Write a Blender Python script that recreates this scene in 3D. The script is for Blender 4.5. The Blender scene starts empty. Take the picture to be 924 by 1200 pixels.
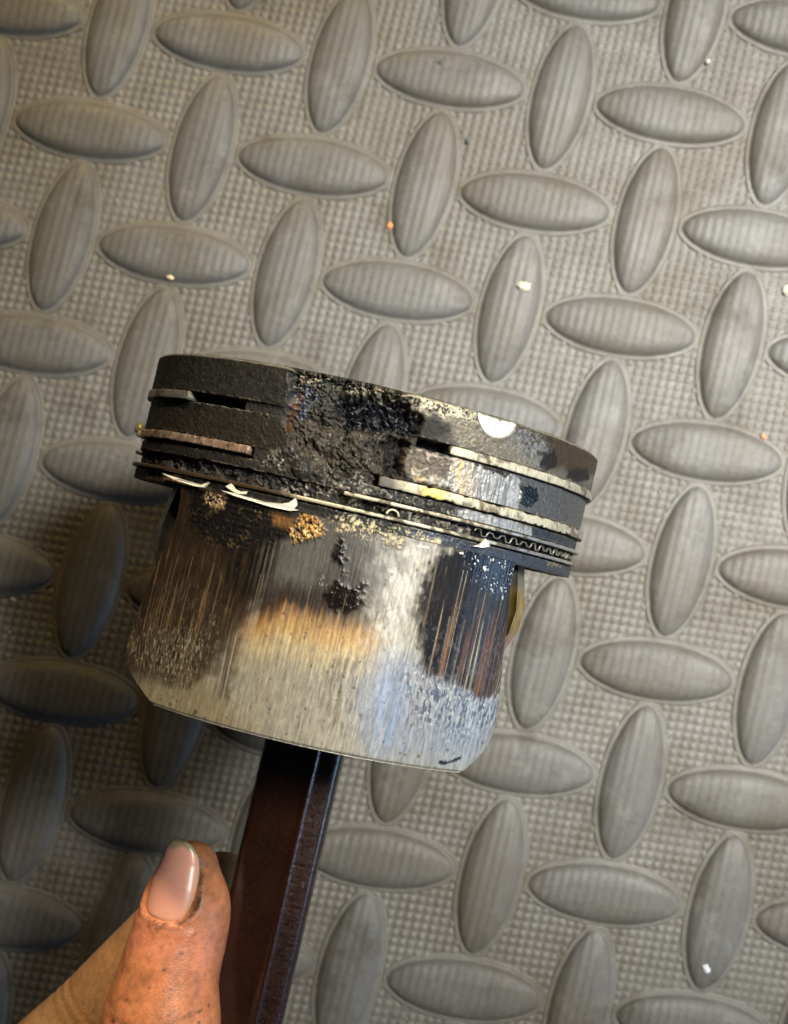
import bpy, math, random
import numpy as np
from mathutils import Matrix, Vector

# ------------------------------------------------------------------ camera
MM = 0.001
F = 1540.0                       # focal length in photo pixels (photo 924 x 1200)

def rotv(w):
    w = np.array(w, float); th = np.linalg.norm(w); k = w/th
    K = np.array([[0, -k[2], k[1]], [k[2], 0, -k[0]], [-k[1], k[0], 0]])
    return np.eye(3)+math.sin(th)*K+(1-math.cos(th))*K@K

RM = rotv((-0.0589, -0.0154, 0.1582))      # mat frame -> lens frame (x right, y down, z forward), mm
TM = np.array((14.4232, -110.393, 335.029))
D3 = np.diag((1.0, -1.0, -1.0))

def c2w(p):
    """lens-frame millimetres -> world metres (mat surface is world z = 0)"""
    return ((np.asarray(p, float)-TM) @ RM) @ D3 * MM

def d2w(v):
    return (np.asarray(v, float) @ RM) @ D3

sc = bpy.context.scene
camd = bpy.data.cameras.new('camera'); cam = bpy.data.objects.new('camera', camd)
sc.collection.objects.link(cam); sc.camera = cam
camd.sensor_fit = 'VERTICAL'; camd.sensor_height = 36; camd.lens = 36*F/1200
camd.clip_start = 0.01; camd.clip_end = 20
_R = (D3 @ RM @ D3).T
cm = Matrix.Identity(4)
for r in range(3):
    for c in range(3): cm[r][c] = _R[r, c]
cm.translation = Vector(c2w((0, 0, 0)))
cam.matrix_world = cm
camd.dof.use_dof = True; camd.dof.focus_distance = 0.224; camd.dof.aperture_fstop = 30

# ------------------------------------------------------------------ world, lamps, exposure
w = bpy.data.worlds.new('World'); sc.world = w; w.use_nodes = True
bg = w.node_tree.nodes['Background']; bg.inputs[0].default_value = (0.75, 0.85, 1.0, 1); bg.inputs[1].default_value = 0.014
sc.view_settings.view_transform = 'Standard'; sc.view_settings.look = 'None'
sc.view_settings.exposure = 0.0; sc.view_settings.gamma = 1.0

def area(name, loc, target, size, sizey, power, col):
    l = bpy.data.lights.new(name, 'AREA'); l.shape = 'RECTANGLE'; l.size = size; l.size_y = sizey
    l.energy = power; l.color = col
    o = bpy.data.objects.new(name, l); sc.collection.objects.link(o)
    o.location = loc
    o.rotation_euler = (Vector(target)-Vector(loc)).to_track_quat('-Z', 'Y').to_euler()
    return o
TGT = tuple(c2w((-5, 10, 250)))
KEY = area('window_light', (0.40, 0.16, 0.82), tuple(c2w((108, -34, 335))), 0.22, 0.22, .86, (1.0, 0.985, 0.945)); KEY.data.spread = math.radians(29)
SIDE = area('door_light', (0.95, -0.30, 0.30), tuple(c2w((40, 40, 300))), 0.40, 0.22, 2.2, (0.46, 0.68, 1.0))
TOPW = area('warm_room_light', (-0.10, 0.60, 0.46), tuple(c2w((-80, -135, 335))), 0.12, 0.12, 0.070, (1.0, 0.70, 0.28)); TOPW.data.spread = math.radians(20)
THUMB_FILL = area('thumb_fill_light', (-0.10, 0.36, 0.46), tuple(c2w((-34, 98, 243))), 0.05, 0.05, 0.031, (1.0, 0.80, 0.56)); THUMB_FILL.data.spread = math.radians(13)  # unseen narrow warm fill added to brighten the thumb, no actual lamp there

# ------------------------------------------------------------------ helpers
COL = sc.collection

def tag(o, label=None, cat=None, group=None, kind=None):
    if label: o['label'] = label
    if cat: o['category'] = cat
    if group: o['group'] = group
    if kind: o['kind'] = kind
    return o

def link(name, me, mat=None, parent=None, smooth=True):
    o = bpy.data.objects.new(name, me); COL.objects.link(o)
    if mat and not me.materials: me.materials.append(mat)
    if parent: o.parent = parent
    if smooth and len(me.polygons):
        me.polygons.foreach_set('use_smooth', np.ones(len(me.polygons), bool))
    return o

def mesh_from(name, V, Fq, attrs=None):
    V = np.asarray(V, np.float32).reshape(-1, 3)
    me = bpy.data.meshes.new(name)
    if isinstance(Fq, np.ndarray):
        n, k = Fq.shape
        me.vertices.add(len(V)); me.vertices.foreach_set('co', V.ravel())
        me.loops.add(n*k); me.loops.foreach_set('vertex_index', Fq.astype(np.int32).ravel())
        me.polygons.add(n)
        me.polygons.foreach_set('loop_start', np.arange(0, n*k, k, dtype=np.int32))
        me.polygons.foreach_set('loop_total', np.full(n, k, np.int32))
        me.update(calc_edges=True)
    else:
        me.from_pydata([tuple(map(float, v)) for v in V], [], Fq); me.update()
    me.validate()
    if attrs:
        for an, a in attrs.items():
            at = me.attributes.new(an, 'FLOAT_COLOR', 'POINT')
            b = np.ones((len(V), 4), np.float32); b[:, :a.shape[-1]] = a.reshape(len(V), -1)
            at.data.foreach_set('color', b.ravel())
    return me

def grid_faces(n, m, wrap=False, off=0):
    i = np.arange(n-1)[:, None]; j = np.arange(m if wrap else m-1)[None, :]
    j2 = (j+1) % m
    a = i*m+j; b = i*m+j2; c = (i+1)*m+j2; d = (i+1)*m+j
    return np.stack([a, d, c, b], -1).reshape(-1, 4)+off

# vectorised value noise
def _h(ix, iy, s):
    n = (ix.astype(np.int64)*374761393+iy.astype(np.int64)*668265263+s*1274126177) & 0xffffffff
    n = ((n ^ (n >> 13))*1274126177) & 0xffffffff
    n = n ^ (n >> 16)
    return (n & 0xffff)/65535.0

def vn(x, y, s=0):
    ix = np.floor(x); iy = np.floor(y); fx = x-ix; fy = y-iy
    fx = fx*fx*fx*(fx*(fx*6-15)+10); fy = fy*fy*fy*(fy*(fy*6-15)+10)
    a = _h(ix, iy, s); b = _h(ix+1, iy, s); c = _h(ix, iy+1, s); d = _h(ix+1, iy+1, s)
    return (a*(1-fx)+b*fx)*(1-fy)+(c*(1-fx)+d*fx)*fy

def fbm(x, y, s=0, o=4):
    r = 0; a = 0.5; t = 0
    for k in range(o):
        r = r+a*vn(x, y, s+k*17); t += a; a *= .5
        x, y = x*2.03+5.2, y*2.03+1.3
    return r/t

def sst(a, b, x):
    t = np.clip((x-a)/(b-a), 0, 1); return t*t*(3-2*t)

def lin(r, g, b):
    f = lambda c: ((c/255+.055)/1.055)**2.4 if c/255 > .04045 else c/255/12.92
    return np.array((f(r), f(g), f(b)))

def new_mat(name):
    m = bpy.data.materials.new(name); m.use_nodes = True
    nt = m.node_tree; return m, nt, nt.nodes['Principled BSDF']

def noise_node(nt, scale, detail=4, rough=.6, vec=None):
    n = nt.nodes.new('ShaderNodeTexNoise'); n.inputs['Scale'].default_value = scale
    n.inputs['Detail'].default_value = detail; n.inputs['Roughness'].default_value = rough
    if vec: nt.links.new(vec, n.inputs['Vector'])
    return n

def objcoord(nt, scale=(1, 1, 1)):
    t = nt.nodes.new('ShaderNodeTexCoord'); mp = nt.nodes.new('ShaderNodeMapping')
    mp.inputs['Scale'].default_value = scale
    nt.links.new(t.outputs['Object'], mp.inputs['Vector']); return mp.outputs['Vector']

def bump(nt, b, h, dist, strength=1.0):
    bp = nt.nodes.new('ShaderNodeBump'); bp.inputs['Distance'].default_value = dist
    bp.inputs['Strength'].default_value = strength
    nt.links.new(h, bp.inputs['Height']); nt.links.new(bp.outputs[0], b.inputs['Normal']); return bp

def ramp(nt, fac, stops):
    r = nt.nodes.new('ShaderNodeValToRGB'); nt.links.new(fac, r.inputs[0])
    e = r.color_ramp.elements
    while len(e) < len(stops): e.new(.5)
    for k, (p, c) in enumerate(stops):
        e[k].position = p; e[k].color = (*c, 1) if len(c) == 3 else c
    return r

# material driven by mesh attributes painted / worn per surface point
def surf_mat(name, grain=(1, 1, 1), gscale=900, bdist=0.00006, cvar=.35):
    m, nt, b = new_mat(name)
    a = nt.nodes.new('ShaderNodeAttribute'); a.attribute_name = 'col'
    s = nt.nodes.new('ShaderNodeAttribute'); s.attribute_name = 'surf'
    sp = nt.nodes.new('ShaderNodeSeparateColor'); nt.links.new(s.outputs['Color'], sp.inputs[0])
    v = objcoord(nt, grain)
    n = noise_node(nt, gscale, 5, .65, v)
    mr = nt.nodes.new('ShaderNodeMapRange'); mr.inputs['From Min'].default_value = .3; mr.inputs['From Max'].default_value = .7
    mr.inputs['To Min'].default_value = 1-cvar; mr.inputs['To Max'].default_value = 1+cvar
    nt.links.new(n.outputs['Fac'], mr.inputs['Value'])
    mx = nt.nodes.new('ShaderNodeVectorMath'); mx.operation = 'SCALE'
    nt.links.new(a.outputs['Color'], mx.inputs[0]); nt.links.new(mr.outputs[0], mx.inputs['Scale'])
    nt.links.new(mx.outputs[0], b.inputs['Base Color'])
    nt.links.new(sp.outputs[0], b.inputs['Roughness']); nt.links.new(sp.outputs[1], b.inputs['Metallic'])
    n2 = noise_node(nt, gscale*1.3, 4, .7, v)
    bp = bump(nt, b, n2.outputs['Fac'], bdist)
    return m

def plain_mat(name, col, rough=.5, metal=0., nscale=400, var=.3, bd=.00005, grain=(1, 1, 1)):
    m, nt, b = new_mat(name)
    v = objcoord(nt, grain); n = noise_node(nt, nscale, 5, .65, v)
    c = np.array(col)
    r = ramp(nt, n.outputs['Fac'], [(.3, tuple(c*(1-var))), (.7, tuple(np.minimum(c*(1+var), 1)))])
    nt.links.new(r.outputs[0], b.inputs['Base Color'])
    b.inputs['Roughness'].default_value = rough; b.inputs['Metallic'].default_value = metal
    bump(nt, b, n.outputs['Fac'], bd)
    return m

# ------------------------------------------------------------------ floor mat (sheared tread lattice, mm in mat frame)
S0 = 28.5; SH = -0.0815; AN = 0.9844; NP = 13
def lat(i, j, z=0.):
    """lattice steps -> world metres"""
    i = np.asarray(i, float); j = np.asarray(j, float)
    return np.stack(np.broadcast_arrays((i+SH*j)*S0*MM, -j*AN*S0*MM, np.asarray(z, float)*MM), -1)

def nub(i, j):
    gx = .5+.5*np.cos(2*np.pi*i*NP); gy = .5+.5*np.cos(2*np.pi*j*NP)
    gx = sst(.08, .80, gx); gy = sst(.04, .70, gy)
    return gx*(.12+.88*gy)

def foam_material():
    m, nt, b = new_mat('grey_foam')
    g = nt.nodes.new('ShaderNodeNewGeometry'); P = g.outputs['Position']
    at = nt.nodes.new('ShaderNodeAttribute'); at.attribute_name = 'dust'
    n1 = noise_node(nt, 7, 4, .6, P); n2 = noise_node(nt, 520, 4, .7, P); n3 = noise_node(nt, 55, 6, .75, P); n4 = noise_node(nt, 140, 5, .7, P)
    def mix(f, a, b_, mode='MIX', fv=None):
        x = nt.nodes.new('ShaderNodeMix'); x.data_type = 'RGBA'; x.blend_type = mode
        if fv is not None: x.inputs[0].default_value = fv
        else: nt.links.new(f, x.inputs[0])
        for k, v in ((6, a), (7, b_)):
            if isinstance(v, tuple): x.inputs[k].default_value = (*v, 1)
            else: nt.links.new(v, x.inputs[k])
        return x.outputs[2]
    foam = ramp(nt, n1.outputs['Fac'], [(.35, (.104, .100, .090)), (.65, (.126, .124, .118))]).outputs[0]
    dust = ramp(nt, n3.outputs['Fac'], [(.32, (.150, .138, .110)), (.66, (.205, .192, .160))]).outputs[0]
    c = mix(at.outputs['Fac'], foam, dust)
    scf = ramp(nt, n4.outputs['Fac'], [(.54, (0, 0, 0)), (.66, (.6, .6, .6))]).outputs[0]
    c = mix(scf, c, (.20, .19, .165))
    big = ramp(nt, noise_node(nt, 22, 6, .72, P).outputs['Fac'], [(.44, (0, 0, 0)), (.62, (.65, .65, .65))]).outputs[0]
    c = mix(big, c, (.105, .086, .056))
    drt = ramp(nt, n3.outputs['Fac'], [(.28, (.62, .58, .50)), (.44, (1, 1, 1))]).outputs[0]
    c = mix(None, c, drt, 'MULTIPLY', 1.0)
    sp = ramp(nt, n2.outputs['Fac'], [(.3, (.82, .82, .82)), (.7, (1, 1, 1))]).outputs[0]
    c = mix(None, c, sp, 'MULTIPLY', 1.0)
    nt.links.new(c, b.inputs['Base Color'])
    rr = ramp(nt, n3.outputs['Fac'], [(.3, (.66,)*3), (.7, (.50,)*3)])
    nt.links.new(rr.outputs[0], b.inputs['Roughness'])
    b.inputs['Specular IOR Level'].default_value = .5
    bump(nt, b, n2.outputs['Fac'], .00010)
    return m
FOAM = foam_material()

I0, I1, J0, J1 = -5, 6, -2, 10
def build_mat():
    k = 5
    ni = (I1-I0)*NP*k+1; nj = (J1-J0)*NP*k+1
    ii = np.linspace(I0, I1, ni); jj = np.linspace(J0, J1, nj)
    I, J = np.meshgrid(ii, jj)
    h = nub(I, J)
    h = h*(.8+.35*fbm(I*NP*.9, J*NP*.9, 3, 2))
    h = h*(.60+.40*sst(.30, .48, fbm(I*2.2, J*2.2, 9, 3)))
    P = lat(I, J, -.42+.42*h+.10*(fbm(I*3, J*3, 5, 2)-.5))
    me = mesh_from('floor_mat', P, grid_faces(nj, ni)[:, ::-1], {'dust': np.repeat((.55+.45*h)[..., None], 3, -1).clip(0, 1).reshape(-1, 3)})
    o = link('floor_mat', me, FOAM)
    tag(o, 'grey foam tread-plate mat lying under the burnt piston', kind='structure')
    # plain surround beyond the patterned sheet
    B = 40
    xs = [-B, I0, I1, B]; ys = [-B, J0, J1, B]
    V = [lat(x, y, -.2) for y in ys for x in xs]
    Fs = [(r*4+c+4, r*4+c+5, r*4+c+1, r*4+c) for r in range(3) for c in range(3) if not (r == 1 and c == 1)]
    link('mat_surround', mesh_from('mat_surround', V, Fs), FOAM, o)
    return o
mat_o = build_mat()

def tread_mesh(vertical):
    a, bw = 19.0, 6.95                        # half length, half width
    nu, nv = 111, 49
    U = np.linspace(-1, 1, nu); Vv = np.linspace(-1, 1, nv)
    U, Vv = np.meshgrid(np.sign(U)*np.abs(U)**.85, Vv)
    rim = 1.5
    # superellipse-lens outline
    def wid(u): return np.maximum(1-np.abs(u)**2.0, 0)**.54
    aa = a+rim; x = U*aa
    inner = np.where(np.abs(x) < a, wid(x/a)*bw, 0)
    outer = wid(U)*(bw+rim)+.02
    y = Vv*outer
    t = np.abs(y)/np.maximum(inner, 1e-3)
    dome = np.where((np.abs(x) < a) & (t < 1), np.maximum(1-t**3.2, 0)**.62, 0)
    H = 2.15*np.where(np.abs(x) < a, np.maximum(1-np.abs(x/a)**3.4, 0)**.6, 0)
    ed = np.minimum(np.abs(Vv), 1.0); edu = np.abs(U)
    lip = .02*(1-sst(.80, 1, ed))*(1-sst(.93, 1, edu))-.30*np.maximum(sst(.93, 1, ed), sst(.975, 1, edu))
    if vertical: i, j = y/S0, x/(S0*AN)
    else: i, j = x/S0, y/(S0*AN)
    nb = .5+.5*np.cos(2*np.pi*i*NP); nb = .75*nb+.25*nub(i, j)
    z = lip+H*dome+.12*(nb-.5)*dome
    P = lat(i, j, z)
    f = grid_faces(nv, nu)
    if not vertical: f = f[:, ::-1]
    du = np.where(dome > .25, .20, .55)
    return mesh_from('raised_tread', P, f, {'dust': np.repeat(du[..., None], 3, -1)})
tm = [tread_mesh(False), tread_mesh(True)]
for i in range(I0-1, I1+2):
    for j in range(J0-1, J1+2):
        v = (i+j) % 2
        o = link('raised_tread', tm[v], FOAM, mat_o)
        o.location = Vector(lat(i, j, 0))

# ------------------------------------------------------------------ piston frame and surface chart
PA = np.array([-2.8076, -18.8433, 247.6293]); _a, _b = .2264, .0284
PZ = np.array([math.sin(_a)*math.cos(_b), -math.cos(_a)*math.cos(_b), math.sin(_b)])
PX = np.array([math.cos(_a), math.sin(_a), 0.]); PY = np.cross(PZ, PX)
pm = Matrix.Identity(4)
for c, v in enumerate((d2w(PX), d2w(PY), d2w(PZ))):
    for r in range(3): pm[r][c] = v[r]
pm.translation = Vector(c2w(PA))

def S(x, y, R=42.):
    """measured photo point -> (mm round the barrel, mm along the axis) on the piston's own surface"""
    r = np.array([(x-462)/F, (y-600)/F, 1.])
    o = np.array([-PA@PX, -PA@PY, -PA@PZ]); v = np.array([r@PX, r@PY, r@PZ])
    a = v[0]**2+v[1]**2; b = 2*(o[0]*v[0]+o[1]*v[1]); c = o[0]**2+o[1]**2-R*R
    D = max(b*b-4*a*c, 0); t = (-b-math.sqrt(D))/2/a; p = o+v*t
    return math.atan2(p[0], -p[1])*42, p[2]

class Skin:
    """colour, roughness, metalness and relief of a worn surface, by (u, v) in mm"""
    def __init__(s, u, v, col, rough, metal):
        s.u, s.v = u, v; sh = u.shape; s.softk = 1.0
        s.c = np.broadcast_to(np.array(col, float), sh+(3,)).copy()
        s.r = np.full(sh, float(rough)); s.m = np.full(sh, float(metal)); s.d = np.zeros(sh)
    def poly(s, pts, soft=.3, warp=.4, ws=1.0, seed=0, px=True):
        P = np.array([S(*p) for p in pts] if px else pts); soft = soft*s.softk
        x = s.u+warp*2*(fbm(s.u*ws, s.v*ws, seed+1, 4)-.5); y = s.v+warp*2*(fbm(s.u*ws, s.v*ws, seed+7, 4)-.5)
        mg = soft+warp+1
        box = (s.u > P[:, 0].min()-mg) & (s.u < P[:, 0].max()+mg) & (s.v > P[:, 1].min()-mg) & (s.v < P[:, 1].max()+mg)
        out = np.zeros(s.u.shape)
        if not box.any(): return out
        x = x[box]; y = y[box]; d = np.full(x.shape, 1e9); ins = np.zeros(x.shape, bool)
        for k in range(len(P)):
            ax, ay = P[k]; bx, by = P[(k+1) % len(P)]; ex, ey = bx-ax, by-ay
            t = np.clip(((x-ax)*ex+(y-ay)*ey)/(ex*ex+ey*ey+1e-12), 0, 1)
            d = np.minimum(d, (x-ax-t*ex)**2+(y-ay-t*ey)**2)
            cr = ((ay > y) != (by > y)) & (x < (bx-ax)*(y-ay)/((by-ay) if by != ay else 1e-9)+ax)
            ins ^= cr
        d = np.sqrt(d); d[ins] *= -1
        out[box] = 1-sst(-soft, soft, d)
        return out
    def line(s, pts, wd, soft=.15, warp=.2, ws=2., seed=0):
        P = np.array([S(*p) for p in pts])
        x = s.u+warp*2*(fbm(s.u*ws, s.v*ws, seed+1, 3)-.5); y = s.v+warp*2*(fbm(s.u*ws, s.v*ws, seed+7, 3)-.5)
        d = np.full(x.shape, 1e9)
        for k in range(len(P)-1):
            ax, ay = P[k]; bx, by = P[k+1]; ex, ey = bx-ax, by-ay
            t = np.clip(((x-ax)*ex+(y-ay)*ey)/(ex*ex+ey*ey+1e-12), 0, 1)
            d = np.minimum(d, (x-ax-t*ex)**2+(y-ay-t*ey)**2)
        return 1-sst(wd-soft, wd+soft, np.sqrt(d))
    def paint(s, m, col=None, rough=None, metal=None, disp=None):
        if col is not None: s.c += (np.asarray(col)-s.c)*m[..., None]
        if rough is not None: s.r += (rough-s.r)*m
        if metal is not None: s.m += (metal-s.m)*m
        if disp is not None: s.d += disp*m
    def n(s, f, seed=0, o=4):
        wx = 1.6*(vn(s.u*f*.6+7, s.v*f*.6, seed+301)-.5); wy = 1.6*(vn(s.u*f*.6, s.v*f*.6+3, seed+302)-.5)
        x, y = s.u*f+wx, s.v*f+wy; r = 0; a = .5; t = 0
        for k in range(o+1):
            r = r+a*vn(x, y, seed+k*17); t += a; a *= .58
            x, y = (x*.80-y*.60)*2.1+5.2, (x*.60+y*.80)*2.1+1.3
        q = vn(s.u*f*.23+1, s.v*f*.23, seed+303)
        return .74*(r/t-.5)*1.35+.26*(q-.5)+.5
    def flecks(s, f, seed, dens=.12, el=1.):
        """irregular small drops: jittered cells, each with its own size"""
        x = s.u*f+.5*(vn(s.u*f*1.7, s.v*f*1.7, seed+5)-.5); y = s.v*f*el+.5*(vn(s.u*f*1.7+9, s.v*f*1.7, seed+6)-.5)
        ix, iy = np.floor(x), np.floor(y); jx = _h(ix, iy, seed)*.6+.2; jy = _h(ix, iy, seed+1)*.6+.2
        rr = (.10+.32*_h(ix, iy, seed+2)**2)*(_h(ix, iy, seed+3) < dens)
        return 1-sst(rr*.75-.01, rr+.01, np.hypot(x-ix-jx, y-iy-jy))
    def attrs(s):
        return {'col': np.clip(s.c, 0.004, .9).reshape(-1, 3),
                'surf': np.stack([np.clip(s.r, .12, 1), np.clip(s.m, 0, 1), s.r*0], -1).reshape(-1, 3)}

PIS = bpy.data.objects.new('piston', None); COL.objects.link(PIS); PIS.matrix_world = pm
PIS.empty_display_size = .01
tag(PIS, 'burnt engine piston with melted crown edge, broken rings and scuffed skirt, held above the mat', 'piston')

M_BURN = surf_mat('burnt_aluminium', (1, 1, 1), 1500, .00007, .35)
M_SKIRT = surf_mat('scuffed_skirt_aluminium', (1, 1, .22), 2200, .00004, .32)
M_RING = surf_mat('piston_ring_steel', (1, 1, .4), 2500, .00003, .22)
M_CAST = plain_mat('cast_aluminium_inside', (.10, .095, .085), .55, .5, 700, .35)
M_PIN = plain_mat('wrist_pin_steel', (.25, .24, .22), .3, 1.0, 500, .2)

BLACK = lin(20, 18, 16); CHAR = lin(50, 48, 44); GREY = lin(84, 84, 84); BLUEG = lin(62, 66, 74)
SILV = np.array((.46, .45, .42)); CREAM = np.array((.66, .60, .42)); WHITE = np.array((.82, .80, .72))

# ------------------------------------------------------------------ crown with ring lands
def build_crown():
    thf = np.radians(np.arange(-104, 104.01, .2)); thb = np.linspace(thf[-1], thf[0]+2*np.pi, 90)[1:-1]
    th = np.concatenate([thf, thb])
    base = list(np.arange(0, -22.61, -.15))
    G = [(-6.45, -8.15), (-13.65, -15.65), (-17.3, -20.55)]
    for a, b in G: base += [a+.02, a-.02, b+.02, b-.02]
    z = np.array(sorted(set(np.round(base, 3)), reverse=True))
    T, Z = np.meshgrid(th, z)
    u = T*42; s = Skin(u, Z, CHAR*.75, .62, .15)
    n1 = s.n(1.1, 1); n2 = s.n(4.5, 5); nf = s.n(2.2, 31, 5)
    gr = s.n(2.6, 205, 4); s.c *= (.22+.45*n2+.5*s.n(.5, 206))[..., None]; s.r[:] = np.clip(.62-.9*(s.n(.8, 208)-.5)-.5*(gr-.5), .25, .85); s.d += .10*(s.n(1.2, 3)-.5)+.16*(n2-.5)+.22*(gr-.5)
    s.paint(sst(.55, .75, s.n(.35, 207))*.3, lin(60, 54, 42), .45)
    # fine bright specks in the soot
    sp = s.flecks(2.2, 77, .16); s.paint(sp*.4, lin(120, 115, 100), .4)
    base_r = np.where(Z > -6.5, 41.75, np.where(Z > -14, 41.35, np.where(Z > -17, 41.3, 41.3)))
    crest = Z > -6.5
    # ---- crown land, right half
    m = s.poly([(500, 450), (562, 474), (700, 520), (702, 575), (640, 560), (560, 530), (527, 520), (490, 500)], 1.2, .8, .6, 11)
    s.paint(m*crest, lin(104, 100, 88), .5, .35)
    m = s.poly([(610, 492), (650, 505), (700, 530), (700, 555), (680, 562), (655, 548), (640, 540), (618, 535), (600, 520)], .8, 1.0, .7, 12)
    s.paint(m*crest, lin(66, 54, 40), .45, .3)
    m = s.poly([(606, 500), (640, 510), (648, 535), (640, 552), (615, 545), (595, 525)], .8, 1.2, .9, 13)
    s.paint(m*crest*sst(.35, .6, s.n(3.5, 14)), lin(120, 120, 118), .5, .3)
    m = s.poly([(640, 530), (652, 528), (655, 545), (640, 556), (630, 548)], .4, .8, 1, 15); s.paint(m*crest, lin(30, 27, 24), .6)
    m = s.poly([(668, 548), (690, 550), (693, 562), (680, 566), (665, 560)], .4, .6, 1, 16); s.paint(m*crest, lin(34, 30, 26), .6)
    m = s.poly([(452, 452), (490, 462), (565, 482), (562, 494), (535, 492), (515, 486), (500, 484), (480, 478), (462, 470)], .5, .8, .9, 17)
    s.paint(m*crest, CREAM*.95, .55, .2, .12); s.paint(m*crest*sst(.55, .62, s.n(3.2, 18)), CHAR*.8, .7, .1, -.25)
    m = s.poly([(492, 484), (530, 494), (535, 520), (500, 515), (485, 500)], 1.0, 1.0, .7, 19); s.paint(m*crest, CHAR*.7, .7, .1)
    m = s.poly([(535, 490), (562, 492), (570, 512), (600, 520), (640, 555), (600, 545), (550, 525), (530, 515)], 1.5, 1., .5, 20)
    s.paint(m*crest*.7, lin(125, 118, 100), .5, .4)
    # valve relief: half-moon cut in the crown edge
    cu, cv = S(586, 487); rr = 3.95
    d = np.hypot((u-cu)/1.0, (Z-.6)/1.05)
    mv = 1-sst(rr-.25, rr+.05, d+.25*(s.n(1.3, 21)-.5))
    s.paint(mv, WHITE, .6, .05); s.d -= mv*(.25+.55*np.clip((rr-d), 0, 9)*.55)
    s.paint(mv*s.flecks(1.3, 22, .14), lin(110, 104, 92), .6)
    s.paint(mv*sst(.5, .75, s.n(1.2, 222))*.4, lin(188, 180, 158), .6)
    # ---- left crown land
    m = s.poly([(225, 412), (360, 428), (350, 470), (330, 520), (225, 500), (178, 470), (185, 415)], 1, 1, .6, 23)
    s.paint(m*crest*.6, lin(50, 49, 45), .5, .25); s.c *= (1-.25*m*(nf > .55))[..., None]
    m = s.line([(357, 432), (350, 452), (340, 470), (336, 490)], .55, .3, .4); s.paint(m, lin(82, 50, 28), .4, .2, -.18)
    m = s.line([(352, 436), (346, 458), (338, 474)], .14, .1, .2); s.paint(m, lin(150, 95, 50), .4)
    # land 2 left (brownish)
    m = s.poly([(170, 470), (225, 478), (290, 484), (330, 500), (330, 535), (290, 525), (172, 500)], .8, 1, .7, 24)
    s.paint(m*(1-crest)*.6, lin(46, 40, 30), .5, .2)
    # ---- land 2 right: grey then silver scuff
    l2 = (Z < -8.1) & (Z > -13.7); l3 = (Z < -15.6) & (Z > -17.4); lb = Z < -20.5
    m = s.poly([(600, 550), (700, 580), (700, 640), (600, 600)], .5, .3, 1, 25); s.paint(m*l2, lin(92, 92, 90), .38, .45)
    s.paint(s.poly([(612, 570), (632, 572), (634, 588), (622, 594), (611, 588)], .25, .5, 1.5, 26)*l2, lin(14, 15, 18), .2, .1, .25)
    s.paint(s.line([(664, 582), (660, 592), (658, 602)], .12, .08, .25), BLACK, .6, 0, -.2)
    streak = fbm(u*5, Z*.35, 27, 3)
    m = s.poly([(498, 532), (540, 536), (585, 556), (612, 560), (613, 570), (611, 600), (560, 588), (530, 572), (480, 560)], .25, .6, 1.2, 28)
    s.paint(m*l2, SILV*1.0, .42, .45, .10); s.c *= (1-(m*l2*.55*sst(.45, .7, streak)))[..., None]
    s.paint(m*l2*sst(.40, .75, fbm(u*1.8, Z*.12, 29, 3))*(1-sst(S(545, 570)[0], S(570, 570)[0], u)), lin(196, 168, 116), .5)
    m = s.poly([(468, 522), (500, 528), (530, 540), (528, 566), (500, 560), (470, 552)], .5, .8, 1, 30)
    s.paint(m*l2, lin(96, 86, 72), .55, .2, -.1); s.paint(m*l2*sst(.5, .66, s.n(.9, 32)), lin(168, 158, 140), .5, .2, .2)
    m = s.poly([(530, 596), (560, 600), (633, 620), (632, 636), (560, 625), (530, 612)], .25, .5, 1.2, 33)
    s.paint(m*l3, SILV*.95, .42, .45, .08); s.c *= (1-(m*l3*.5*sst(.45, .7, streak)))[..., None]
    m = s.poly([(626, 612), (700, 630), (700, 660), (628, 640)], .2, .2, 1, 34); s.paint(m*l3, lin(58, 62, 68), .4, .4)
    # bottom band, dark blue grey on the right
    m = s.poly([(500, 610), (700, 640), (700, 690), (560, 690), (440, 640)], 1., .6, .6, 35)
    s.paint(m*lb, lin(66, 70, 76), .4, .35)
    s.paint(s.poly([(644, 655), (664, 657), (662, 666), (646, 664)], .2, .5, 2, 36)*sst(.5, .58, s.n(4, 37)), lin(170, 150, 110), .5)
    m = s.poly([(150, 500), (340, 560), (340, 640), (150, 600)], 1, 1, .5, 38); s.paint(m*(Z < -15.6), lin(36, 33, 29), .55, .2)
    s.paint(m*lb*sst(.55, .7, s.n(1.2, 39)), lin(88, 72, 52), .45, .3)
    # crusty left flange
    s.paint(s.poly([(185, 552), (205, 556), (215, 566), (190, 562)], .3, .5, 2, 40), lin(170, 130, 95), .6)
    e = sst(-.42, -.12, Z+.35*(s.n(1.3, 503)-.5)); s.paint(e*.75, lin(150, 145, 124), .5, .3)
    for zc in (-6.35, -8.25, -13.55, -15.75, -17.2, -20.65):
        s.paint(np.exp(-((Z-zc)/.10)**2)*sst(.42, .62, s.n(.8, int(504-zc)))*.6, lin(135, 126, 104), .45, .4)
    # ---- grooves and rings' seats
    fill1 = sst(S(282, 470)[0]-.15, S(286, 470)[0], u)*(1-sst(S(489, 520)[0], S(493, 520)[0], u))
    fill2 = sst(S(288, 527)[0]-.2, S(296, 527)[0], u)*(1-sst(S(430, 560)[0], S(450, 565)[0], u))
    clog = sst(S(330, 590)[0]-4, S(345, 590)[0], u)*(1-sst(S(545, 620)[0], S(575, 625)[0], u))
    clogL = (1-sst(S(320, 590)[0], S(345, 590)[0], u))*sst(-75, -70, u)
    rough_fill = .25+.5*s.n(2.2, 41)
    g = np.zeros(u.shape); 
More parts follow.
